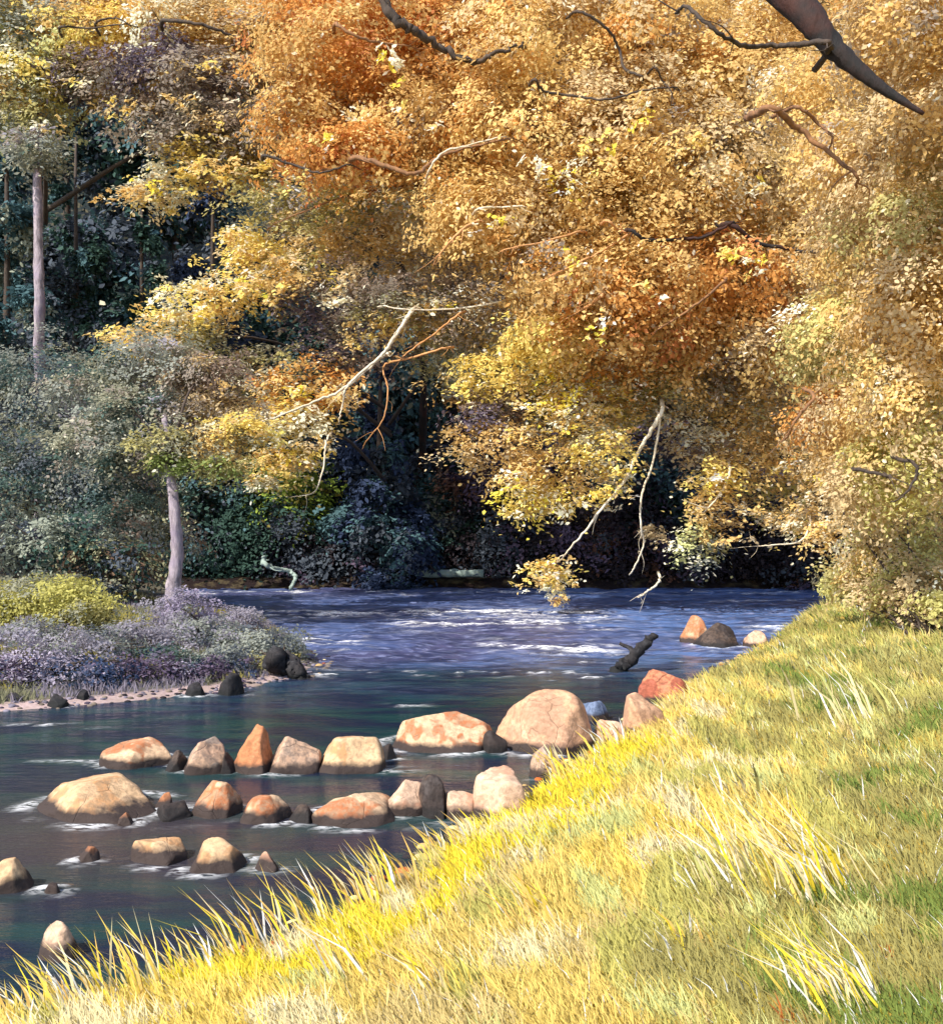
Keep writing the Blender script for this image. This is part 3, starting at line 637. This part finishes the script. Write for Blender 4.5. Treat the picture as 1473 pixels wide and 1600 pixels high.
for i, (pts, Y, a, b_, m) in enumerate([([(640,490),(615,530),(590,562),(540,605),(490,628),(420,655),(355,668)],31.8,.09,.03,M_BARK_WHITE),([(590,562),(545,600),(536,630),(530,655)],31.8,.07,.02,M_BARK_WHITE),
  ([(690,545),(640,560),(600,572),(606,610),(598,655),(572,690)],31.8,.05,.03,M_BARK_OR),([(715,492),(680,520),(636,552)],31.7,.05,.04,M_BARK_OR),([(780,472),(720,482),(640,484),(600,478)],31.7,.04,.04,M_BARK_WHITE),
  ([(510,690),(505,730),(492,768),(465,775)],32,.05,.02,M_BARK_WHITE),([(400,650),(350,655),(335,675)],32,.04,.03,M_BARK_WHITE),([(655,290),(600,295),(530,310),(440,345)],33.5,.05,.04,M_BARK_BR)]):
    part('branch', twig(pts, Y, a, b_, 160+i, 2), m, t4)

# 5 yellow tree leaning over the far water, white stems hanging
G5 = [(790,690,110,40,32.8,1.3,'gold'),(900,615,85,60,32.8,1.3,'spark'),(930,685,70,45,32.3,1.2,'yellow'),(850,730,80,35,32.3,1,'gold'),(840,780,70,32.8,32.3,.9,'spark'),(800,620,60,25,33.3,.9,'brown'),(760,650,60,25,32.8,.9,'brown'),
 (770,580,90,40,32.8,1.2,'yellow'),(1060,590,75,45,32.8,1.2,'olive'),(1130,625,90,50,33.3,1.2,'olive'),(1090,690,70,45,33.3,1,'taupe'),(1160,700,80,50,33.3,1.2,'gold'),(1120,790,45,45,32.3,.7,'yellow'),(1090,850,50,35,32.3,.7,'palegr'),(1120,745,55,30,32.3,.7,'yellow'),
 (1220,760,70,45,33.8,1,'oltan'),(1230,650,80,55,33.3,1.2,'tan'),(1190,580,90,50,33.3,1.2,'ochre'),(960,580,90,45,32.8,1.2,'orange'),(1000,640,60,30,33.3,.8,'olive'),(1290,800,60,50,31.8,1,'tan'),(1290,720,70,50,31.8,1,'tan'),(868,905,16,32,31.8,.3,'pale'),(845,882,16,12,31.8,.25,'yellow'),
 (1230,810,50,20,32.8,.5,'pale'),(1020,830,22,12,32.8,.3,'pale'),(960,745,30,22,32.8,.5,'pale')]
b5 = np.array([13.6, 38.5, 0]); b5[2] = gz(13.6, 38.5) - .2
t5 = thing('leaning_tree', tuple(b5), 'yellow tree leaning over the far water with two white stems crossing the dark wood', 'tree')
top5 = P(1035, 600, 34)
part('trunk', tmesh(tube([b5, P(1290,780,37.8), P(1180,680,36), top5], .22, .09, 10, 8, 12, .15)), M_BARK_RED, t5)
G5 += loose_line([(740,690,960,630),(790,745,910,800),(1100,735,1125,865),(1180,790,1300,835),(835,620,960,700),(960,720,930,790),(850,880,875,925),(1200,700,1300,760)], 31.8, 10, ['pale', 'spark', 'yellow', 'gold'], 12)
crown(t5, G5, leaf=.13, seed=105, fleck=.07, upb=.9, flat=.5, dens=.66)
limbs_to(t5, lean(b5, top5), [l for l in G5 if len(l) < 8][::3], M_BARK_DK, .06, 8)
for i, (pts, Y, a, b_, m) in enumerate([([(1032,645),(1000,700),(975,750),(940,795),(905,840),(880,870)],31.6,.09,.04,M_BARK_WHITE),([(1030,660),(1020,720),(1003,770),(1000,815),(1005,850),(990,888)],31.6,.05,.05,M_BARK_WHITE),
  ([(1140,735),(1128,765),(1110,790)],31.7,.07,.03,M_BARK_WHITE),([(1265,815),(1250,845),(1200,852)],31.7,.05,.03,M_BARK_WHITE),([(1030,908),(1010,925),(1000,932)],32.0,.06,.03,M_BARK_WHITE)]):
    part('stem', twig(pts, Y, a, b_, 200+i, 2), m, t5)

# 6 mauve trunk on the left bank
Y6 = 27; b6 = P(272, 935, Y6); b6[2] = gz(b6[0], Y6) - .2
t6 = thing('slender_tree', tuple(b6), 'slender tree with a short mauve grey trunk on the left bank beside the purple heather', 'tree')
part('trunk', tmesh(tube([b6, P(270,930,Y6), P(277,870,Y6), P(272,785,Y6), P(262,700,Y6+.3), P(257,650,Y6+.6)], .22, .07, 12, 8, 14, .14)), M_BARK_PALE, t6)
G6 = [(240,560,90,45,29,1.1,'mist'),(320,585,70,38,28.5,1,'taupe'),(270,722,42,20,27,.6,'green'),(330,690,80,34,27.5,.9,'olive'),(255,690,50,22,27,.7,'olive'),(200,720,70,26,28,.8,'mist'),(380,670,60,24,27.5,.8,'yellow'),(220,640,100,40,28.5,1.1,'mist'),(330,640,90,36,28.5,1.0,'taupe'),(150,690,90,45,28.5,1.1,'mist'),(170,600,110,45,29.5,1.1,'mist'),(350,725,50,20,27,.5,'green')]
crown(t6, G6, leaf=.10, seed=106, upb=.8, fleck=.03)
limbs_to(t6, lambda z: P(266,725,Y6), G6[1:], M_BARK_DK, .05, 9)

# dark conifers
def conifer(px, top, base, half, Y, mx, label, seed, group='dark conifers in the wood', zb=None):
    r = np.random.default_rng(seed)
    b = P(px, base, Y); b[2] = gz(b[0], Y) - .2; tp = P(px + r.uniform(-6, 6), top, Y)
    root = thing('conifer', tuple(b), label, 'conifer', group)
    part('trunk', tmesh(tube([b, (b+tp)/2, tp], .28, .05, 8, 6, seed, .15)), M_BARK_DK, root)
    lo = []; n = int(max(7, (base - top) / 42))
    for i in range(n):
        k = (i + .4) / n; w = half * (0.12 + 0.88*k**0.8)
        for s in range(1 + int(k*3.2)):
            a = r.uniform(-1, 1)
            lo.append((px + a*w*.7, top + (base-top)*k + r.uniform(-15, 15), max(10, w*.42), max(9, w*.2 + 7), Y + r.uniform(-.9, .9)*w/F*Y*.8, max(.4, w*.42/F*Y), mx, 0.9))
    crown(root, lo, M_DARK, leaf=.2, seed=seed, fleck=0.0, flat=.75, dens=.9)
CON = [(10,150,760,120,45,'teal','conifer with blue-green boughs cut by the left edge of the picture'),(120,215,720,110,47,'slate','slate dark conifer just right of the thin pale violet trunk'),
 (330,268,700,130,46,'navy','navy blue pointed conifer behind the pale yellow boughs'),(225,330,760,100,48,'dkgreen','dark green conifer between the slate and the navy one'),
 (430,430,800,110,48,'slate','slate dark conifer right of the navy one, mostly behind taupe leaves'),(592,560,925,120,44,'bluish','blue-black conifer standing alone by the far water in the middle'),
 (690,640,925,100,46,'slate','dark conifer right of the lone blue-black one'),(1010,640,925,110,46.5,'dkplum','near-black conifer behind the crossing white stems')]
for i, c_ in enumerate(CON): conifer(*c_, 300+i)

# shrubs: far undergrowth, canopy shade put into its colours, then the left bank
def shrub(name, lobes, label, cat='bush', group=None, seed=1, leaf=.14, mat=M_DARK, fleck=0.0, stems=4, dens=1.0):
    L0 = max(lobes, key=lambda l: l[1]); c = P(L0[0], L0[1], L0[4]); c[2] = gz(c[0], c[1]) - .05
    root = thing(name, tuple(c), label, cat, group)
    rng = np.random.default_rng(seed)
    ts = []
    for L in lobes:
        e = P(L[0], L[1], L[4])
        for k in range(stems):
            q = e + rng.normal(size=3)*np.array([L[2]/F*L[4]*.5, L[5]*.4, L[3]/F*L[4]*.3])
            s = c + rng.normal(size=3)*np.array([.15, .15, 0])
            ts.append(tube([s, (s+q)/2 + rng.normal(size=3)*.1, q], .035, .012, 5, 5, int(rng.integers(999)), .2))
    part('stems', tmesh(*ts), M_BARK_DK, root)
    part('foliage', foliage(lobes, leaf=leaf, seed=seed, fleck=fleck, dens=dens, warm=mat is M_LEAF), mat, root)
GD = 'dark undergrowth along the far bank'
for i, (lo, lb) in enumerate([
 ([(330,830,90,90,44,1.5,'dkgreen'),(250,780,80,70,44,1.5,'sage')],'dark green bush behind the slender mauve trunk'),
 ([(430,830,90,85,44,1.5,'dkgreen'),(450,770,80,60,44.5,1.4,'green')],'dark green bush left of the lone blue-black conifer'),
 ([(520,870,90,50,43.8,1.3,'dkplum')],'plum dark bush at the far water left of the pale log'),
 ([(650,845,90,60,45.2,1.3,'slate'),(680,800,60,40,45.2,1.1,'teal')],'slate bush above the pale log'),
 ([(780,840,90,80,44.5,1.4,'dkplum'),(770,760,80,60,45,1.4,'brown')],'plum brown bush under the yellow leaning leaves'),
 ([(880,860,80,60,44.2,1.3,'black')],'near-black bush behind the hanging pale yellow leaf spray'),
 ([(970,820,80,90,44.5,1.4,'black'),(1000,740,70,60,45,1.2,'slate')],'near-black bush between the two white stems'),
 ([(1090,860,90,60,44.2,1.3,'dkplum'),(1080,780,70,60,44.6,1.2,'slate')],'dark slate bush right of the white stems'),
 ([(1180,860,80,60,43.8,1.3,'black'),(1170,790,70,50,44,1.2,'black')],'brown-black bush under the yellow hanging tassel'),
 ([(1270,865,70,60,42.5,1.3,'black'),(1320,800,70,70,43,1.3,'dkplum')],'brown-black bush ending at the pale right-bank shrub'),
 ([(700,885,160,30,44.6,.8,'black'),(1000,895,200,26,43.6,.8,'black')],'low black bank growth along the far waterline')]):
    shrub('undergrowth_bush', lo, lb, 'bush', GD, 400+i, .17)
GL = 'bushes of the left bank'  # haze over the willows is put into their grey-green leaf colours
shrub('willow_bush',[(60,625,110,90,33,1.6,'willow'),(20,750,120,90,32,1.6,'willow')],'tall misty grey-green willow at the left edge above the yellow moss bush','bush',GL,430,.10,M_LEAF)
shrub('willow_bush',[(160,740,110,80,32,1.5,'willow'),(200,830,100,70,31,1.4,'brmist')],'misty grey willow between the left edge and the mauve trunk','bush',GL,431,.10,M_LEAF)
shrub('bramble_bush',[(70,850,110,55,28,1.2,'brmist'),(180,880,80,45,28,1.1,'brmist')],'shadowy grey-green bramble behind the yellow moss bush','bush',GL,432,.11)
shrub('gorse_bush',[(70,930,95,42,22,.9,'moss'),(140,955,55,26,21.6,.7,'moss'),(10,950,60,30,22,.8,'moss')],'yellow-green mossy bush on top of the left bank','bush',GL,433,.07,M_LEAF)
shrub('heather_bush',[(40,1000,90,40,20.2,.8,'mauve'),(130,1020,90,36,19.6,.8,'mauve')],'grey mauve heather below the yellow-green bush at the left edge','bush',GL,434,.06,M_LEAF)
shrub('heather_bush',[(285,960,52,42,23,.9,'purple'),(320,990,60,34,22,.8,'mauve')],'purple heather mound at the foot of the mauve trunk','bush',GL,435,.065,M_LEAF)
shrub('heather_bush',[(225,1005,60,36,20.5,.7,'mauve'),(240,1035,80,28,19.6,.6,'slate')],'slate and mauve heather between the grey heather and the purple mound','bush',GL,436,.06,M_LEAF)
shrub('heather_bush',[(390,1010,62,34,21.4,.7,'mauve'),(350,1035,60,30,20,.6,'mauve'),(430,1040,40,20,20.2,.4,'oltan'),(445,1010,40,26,22,.5,'mauve'),(370,975,50,24,25,.7,'mauve')],'low purple and straw heather at the tip of the left bank','bush',GL,437,.06,M_LEAF)
shrub('heather_bush',[(10,1056,70,34,17.9,.5,'hslate'),(120,1052,100,34,18.2,.5,'hslate'),(230,1050,80,30,18.6,.5,'hslate'),(320,1052,60,26,18.9,.5,'hslate'),(60,1035,90,34,18.8,.5,'mauve')],'low slate-dark heather right above the pale left shore','bush',GL,438,.06)
shrub('bank_shrub',[(1390,860,80,50,24,1.1,'oltan'),(1335,895,50,30,25,.8,'olive'),(1440,905,70,40,21.5,.9,'oltan'),(1410,800,70,50,24,1.1,'oltan'),(1380,925,60,22,22.5,.7,'lolv'),(1460,945,50,24,20.5,.7,'lolv'),(1310,915,30,20,26,.6,'lolv')],'pale olive and tan shrub at the top of the grass bank by the right edge','bush',None,440,.085,M_LEAF,.03)

# trees of the hillside behind, closing the view
HB = [(100,20,200,160,66,5,'ochre'),(330,-10,190,160,68,5,'ochre'),(560,40,190,170,70,5,'orange'),(800,20,200,180,68,5,'gold'),(1050,40,200,180,66,5,'ochre'),(1300,30,200,180,68,5,'tan'),(1480,120,150,240,66,5,'tan'),
 (560,280,170,130,60,4,'taupe'),(780,320,190,140,60,4,'gold'),(1010,330,190,150,60,4,'orange'),(1250,360,190,170,60,4,'tan'),(1420,420,150,170,58,4,'tan'),(60,200,160,150,60,4,'teal'),(270,240,160,140,60,4,'slate'),
 (160,480,170,150,54,4,'slate'),(430,530,170,140,54,4,'dkgreen'),(680,520,170,120,55,4,'taupe'),(900,560,160,110,54,4,'olive'),(1140,580,160,120,54,4,'taupe'),(1360,620,140,130,53,4,'oltan'),(-40,600,150,200,52,4,'teal'),
 (150,760,170,140,50,3.5,'sage'),(420,740,150,120,50,3.5,'dkgreen'),(760,740,150,110,50,3.5,'dkplum'),(1000,750,150,110,50,3.5,'black'),(1240,780,140,100,49,3.2,'black'),(600,800,150,100,50,3.5,'navy'),(620,620,120,120,52,3.5,'teal'),(-30,330,120,160,56,4,'dkgreen')]
HL = {'ochre':'ochre','orange':'orange','gold':'golden','tan':'tan','taupe':'taupe brown','teal':'blue-green','slate':'slate dark','dkgreen':'dark green','olive':'olive','oltan':'olive tan','sage':'sage grey','dkplum':'plum dark','black':'near-black','navy':'blue-black'}
POSN = lambda x: 'at the left edge' if x < 100 else 'left of the middle' if x < 500 else 'in the middle' if x < 900 else 'right of the middle' if x < 1250 else 'at the right edge'
TIER = lambda y: 'high on the wooded slope' if y < 200 else 'halfway up the wooded slope' if y < 450 else 'low on the wooded slope' if y < 700 else 'at the foot of the wooded slope'
for i, L in enumerate(HB):
    px, py, rx, ry, Y, dm, mx = L; c = P(px, py, Y); g = gz(c[0], Y)
    root = thing('hillside_tree', (c[0], Y, g - .2), f'{HL[mx]} tree {TIER(py)}, {POSN(px)}', 'tree', 'trees of the wooded slope behind')
    rng = np.random.default_rng(500+i); lo = []
    for k in range(7):
        d = rng.normal(size=3); d /= np.linalg.norm(d)
        lo.append((px + d[0]*rx*.55, py + d[2]*ry*.6, rx*.55, ry*.45, Y + d[1]*dm*.5, dm*.6, mx, 1.15))
    part('trunk', tmesh(tube([(c[0], Y, g-.3), (c[0]+.2, Y, (g+c[2])/2), c], .35, .12, 8, 5, i, .15)), M_BARK_DK, root)
    crown(root, lo, M_LEAF if mx in ('ochre','orange','gold','tan','taupe','olive','oltan') else M_DARK, leaf=.34, seed=500+i, fleck=.004, dens=.8, patch=.4)

# far bank: pale log and bent branch
r_ = thing('fallen_log', tuple(P(675,903,42.9)), 'pale grey-green log lying along the far waterline', 'log')
part('trunk', tmesh(tube([P(597,890,43.0),P(640,893,42.8),P(690,897,42.9),P(755,896,43.0)], .09, .17, 10, 7, 21, .3, .02)), M_BARK_GREEN, r_)
part('stub', tmesh(tube([P(680,893,42.7),P(672,884,42.5),P(676,878,42.4)], .07, .03, 7, 4, 22, .2)), M_BARK_DK, r_)
r_ = thing('dead_branch', tuple(P(455,915,41.9)), 'bent pale branch sticking up from the far water left of the log', 'branch')
part('branch', twig([(412,880),(430,888),(452,893),(462,902),(455,918)], 41.8, .13, .16, 23, 2), M_BARK_GREEN, r_)

# ------------------------------------------------------------------ grass of the near bank
def blades(x, y, z, length, width, leanv, col, rng, curve=.5):
    n = len(x); b = np.stack([x, y, z], 1)
    ang = rng.uniform(0, pi, n); s = np.stack([np.cos(ang), np.sin(ang)*.5, ang*0], 1) * (width/2)[:, None]
    up = np.stack([leanv[:, 0], leanv[:, 1], np.ones(n)], 1); up /= np.linalg.norm(up, axis=1, keepdims=True)
    L = length[:, None]
    m = b + up*L*.55; tp = b + up*L*.95 + np.stack([leanv[:, 0], leanv[:, 1], -np.ones(n)*.25], 1)*L*curve*.45
    V = np.stack([b - s, b + s, m + s*.8, tp, m - s*.8], 1).reshape(-1, 3)
    return V, np.repeat(col, 5, 0)
def zone_colour(X, Y, sd, rng):
    p = np.stack([X, Y, X*0], 1); n = len(X)
    a = vnoise(p, .75, 81, 3); b_ = vnoise(p, 2.2, 82, 2); c = vnoise(p*np.array([1.6, .5, 1]), 1.3, 83, 2)
    px = X/np.maximum(Y, .5)*F + CX
    col = np.tile(PAL['ggold'], (n, 1)); 
    def put(mask, k): col[mask] = PAL[k]
    put(a > .52, 'yellow'); put(b_ > .66, 'straw'); put((a < .34), 'gtan'); put((a > .60) & (b_ < .5), 'ggold')
    rightness = sstep(950, 1350, px) ; o = c + .45*rightness + .15*(1 - sstep(3, 8, Y)) 
    put((o > .68) & (b_ > .34), 'lolive'); put((o > .84) & (b_ > .3), 'olive'); put((o > 1.0) & (b_ > .5), 'green')
    edge = (sd < 1.1 + 1.0*(a-.5)) & (Y > 6.5) & (Y < 13.5); put(edge & (b_ < .62), 'byellow')
    put((b_ < .29) & (sd > .8), 'lime'); put((c > .72) & (b_ > .55) & (px > 900), 'lolive')
    put(rng.random(n) < .012, 'white')
    return col * rng.uniform(.85, 1.12, (n, 1))
def make_grass(N, seed):
    rng = np.random.default_rng(seed)
    Y = np.exp(rng.uniform(np.log(2.3), np.log(40), N)); X = rng.uniform(-1, 1, N) * (Y*.56 + 1.3)
    sd, wh = river_sd(X, Y); ok = (sd > 0.02) & (wh == 0) & ((Y < 33) | (rng.random(N) < .5)); X, Y, sd = X[ok], Y[ok], sd[ok]; n = len(X)
    Z = ground_z(X, Y) - .01
    tuft = vnoise(np.stack([X, Y, X*0], 1), 1.1, 90, 2)
    ln = (.07 + .16*rng.random(n)**1.5) * (.6 + .9*tuft) * (1 - .25*np.exp(-sd/.4)) * np.clip(.75 + Y*.03, .75, 1.4)
    wd = .0035 + .00095*Y*rng.uniform(.7, 1.5, n)
    lv = np.stack([-.42 + rng.normal(size=n)*.33, rng.normal(size=n)*.3 - .05], 1)
    V, Cc = blades(X, Y, Z, ln, wd, lv, zone_colour(X, Y, sd, rng), rng)
    m = len(V)//5; base = np.arange(m)[:, None]*5
    idx = np.concatenate([(base + np.array([0,1,2,4])), (base + np.array([4,2,3]))], 1).ravel()
    me = mesh_np('grass', V, np.tile([4, 3], m), idx, np.clip(np.clip(Cc, 0, .95)**.82*.89, 0, .92))
    return me
tag(link('grass', make_grass(420000, 5), M_GRASS), 'yellow grass covering the near bank down to the water', 'grass', kind='stuff')

def heath_grass(N, seed):
    rng = np.random.default_rng(seed)
    X = rng.uniform(-22, -2.5, N); Y = rng.uniform(15, 33, N)
    sd, wh = river_sd(X, Y); ok = (sd > .35) & (wh == 2); X, Y, sd = X[ok], Y[ok], sd[ok]; n = len(X); Z = ground_z(X, Y) - .01
    q = vnoise(np.stack([X, Y, X*0], 1), .8, 84, 3)
    col = np.where((q > .55)[:, None], PAL['mauve'], np.where((q > .42)[:, None], PAL['greyol'], PAL['olive']))*rng.uniform(.7, 1.1, (n, 1))
    V, Cc = blades(X, Y, Z, .08 + .16*rng.random(n), .016 + .012*rng.random(n), rng.normal(size=(n, 2))*.35, col, rng)
    base = np.arange(n)[:, None]*5
    idx = np.concatenate([(base + np.array([0,1,2,4])), (base + np.array([4,2,3]))], 1).ravel()
    return mesh_np('grass', V, np.tile([4, 3], n), idx, np.clip(Cc, 0, .9))
tag(link('grass', heath_grass(90000, 8), M_GRASS), 'short olive and mauve heath grass between the bushes of the left bank', 'grass', kind='stuff')

def tuft(px, py, hpx, n, spread, mixn, label, seed, name='grass_tuft', group='grass tufts leaning over the waterline', cat='grass tuft', lean=-.45, wid=.019, z=None):
    rng = np.random.default_rng(seed)
    # find the ground under that pixel by marching along the view ray
    for Y in np.arange(2.5, 40, .05):
        w = P(px, py, Y)
        if w[2] <= max(gz(w[0], w[1]), 0) + .01: break
    while river_sd(np.array([w[0]]), np.array([w[1]]))[0][0] < .06: w[1] -= .05; w[0] += .03
    w[2] = gz(w[0], w[1]); Y = w[1]
    Lm = hpx/F*Y
    x = w[0] + rng.normal(size=n)*spread*Lm; y = w[1] + rng.normal(size=n)*spread*Lm*.8
    zz = ground_z(x, y) - .02
    ks = list(MIX[mixn]); ww = np.array([MIX[mixn][k] for k in ks]); ww = ww/ww.sum()
    col = np.array([PAL[k] for k in ks])[rng.choice(len(ks), n, p=ww)]*rng.uniform(.85, 1.1, (n, 1))
    V, Cc = blades(x, y, np.maximum(zz, -.05), Lm*rng.uniform(.55, 1.1, n), np.full(n, wid)*rng.uniform(.7, 1.4, n)*Y/7, np.stack([lean + rng.normal(size=n)*.16, rng.normal(size=n)*.2], 1), col, rng, .6)
    m = len(V)//5; b_ = np.arange(m)[:, None]*5
    idx = np.concatenate([(b_ + np.array([0,1,2,4])), (b_ + np.array([4,2,3]))], 1).ravel()
    V = V - np.array(w); me = mesh_np(name, V, np.tile([4, 3], m), idx, np.clip(np.clip(Cc, 0, .95)**.88*.88, 0, .92))
    o = link(name, me, M_GRASS); o.location = w; tag(o, label, cat, group)
MIX['tuft'] = dict(yellow=4, straw=3, byellow=2, white=1.5, gold=2)
MIX['tuftw'] = dict(straw=5, white=2.5, byellow=3, yellow=2)
MIX['tuftg'] = dict(straw=3, lime=3, olive=2, white=1)
MIX['rustw'] = dict(orange=3, rust=4, brown=1)
for i, (px, py, h, lb) in enumerate([
 (25,1590,110,'straw grass tuft at the bottom left corner over dark water'),(105,1585,120,'yellow tuft just right of the corner one, below the pinkish boulder'),
 (160,1570,140,'tall arching tuft whose tips pass right of the pinkish boulder at the bottom left'),(225,1560,150,'broad yellow and white tuft rising from the bottom left bank'),
 (300,1525,100,'short white-tipped tuft, next right after the broad yellow and white one'),(345,1500,90,'small tuft with a lone blade in front of the largest near-row boulder'),
 (400,1500,150,'tall leaning yellow tuft below the small upright pale boulder'),(470,1450,140,'yellow tuft with long blades reaching toward the small upright pale boulder'),
 (560,1410,120,'dark-gapped tuft standing on the bank below the long boulder with a rust spot'),(600,1400,110,'yellow and pale green tuft at the bank notch below the long spotted boulder'),
 (665,1335,75,'pale grass tuft just below the brown-black boulder'),(710,1315,65,'bright yellow tuft beside the small wedged pinkish boulder'),
 (800,1265,60,'small pale tuft in front of the pink half-buried boulder'),(880,1215,70,'grass tuft with grey base in front of the biggest boulder'),
 (950,1170,60,'pale grass tuft between the biggest boulder and the salmon boulder')]):
    tuft(px, py, h, 34, .20, 'tuft', lb, 600+i)
GT = 'taller clumps in the grass slope'
for i, (px, py, h, n, mx, lb, le) in enumerate([
 (1345,1130,140,26,'tuftg','tall pale green grass stalks leaning left near the upper right edge',-.5),(1275,1400,190,90,'tuftw','big straw and yellow grass clump bending left on the right slope',-.5),
 (1310,1570,180,80,'tuftw','long whitish grass clump below the big straw clump on the right slope',-.55),(1140,1385,140,60,'tuftg','green-based grass clump left of the big straw clump',-.4),
 (1090,1480,100,16,'tuft','thin white arching blades in the middle of the slope',-.35),(850,1440,120,40,'tuft','bright yellow clump in the middle of the near slope',-.5),
 (700,1560,130,40,'tuft','straw clump at the bottom middle of the slope',-.5),(560,1520,140,40,'tuft','yellow clump on the slope above the bottom edge, left of the middle',-.55),
 (1160,1250,90,24,'tuftg','small green and straw clump high on the slope',-.45)]):
    tuft(px, py, h, n, .22, mx, lb, 640+i, 'grass_clump', GT, 'grass clump', le)
for i, (px, py, h, lb) in enumerate([(1235,1598,70,'rust-red weed in the grass near the bottom right'),(1392,1500,40,'small rust weed near the right edge of the slope')]):
    tuft(px, py, h, 14, .12, 'rustw', lb, 680+i, 'rust_weed', 'rust-coloured weeds in the grass', 'weed', -.35, .016)

# ------------------------------------------------------------------ light, sky, camera
sun_dir = Vector((-0.72, -0.64, 0.93)).normalized()
el = math.asin(sun_dir.z); rot = math.atan2(sun_dir.x, sun_dir.y)
w = bpy.data.worlds.new('World'); bpy.context.scene.world = w; w.use_nodes = True
nt = w.node_tree; bg = nt.nodes['Background']
sk = nt.nodes.new('ShaderNodeTexSky'); sk.sky_type = 'NISHITA'; sk.sun_disc = False; sk.sun_elevation = el; sk.sun_rotation = rot
nt.links.new(sk.outputs[0], bg.inputs[0]); bg.inputs[1].default_value = 0.15
sl = bpy.data.lights.new('sun', 'SUN'); sl.energy = 4.0; sl.angle = radians(0.5); sl.color = (1.0, 0.95, 0.86)
so = bpy.data.objects.new('sun', sl); C.objects.link(so); so.rotation_euler = (-sun_dir).to_track_quat('-Z', 'Y').to_euler(); so.location = (-20, -20, 40)
cam = bpy.data.cameras.new('camera'); co = bpy.data.objects.new('camera', cam); C.objects.link(co)
co.location = (0, 0, H); co.rotation_euler = (radians(90), 0, 0)
cam.sensor_fit = 'VERTICAL'; cam.sensor_height = 36; cam.lens = 36 * F / 1600; cam.clip_end = 2000; cam.clip_start = .05
sc = bpy.context.scene; sc.camera = co
sc.view_settings.view_transform = 'Standard'; sc.view_settings.look = 'None'; sc.view_settings.exposure = 0.85; sc.view_settings.gamma = 1
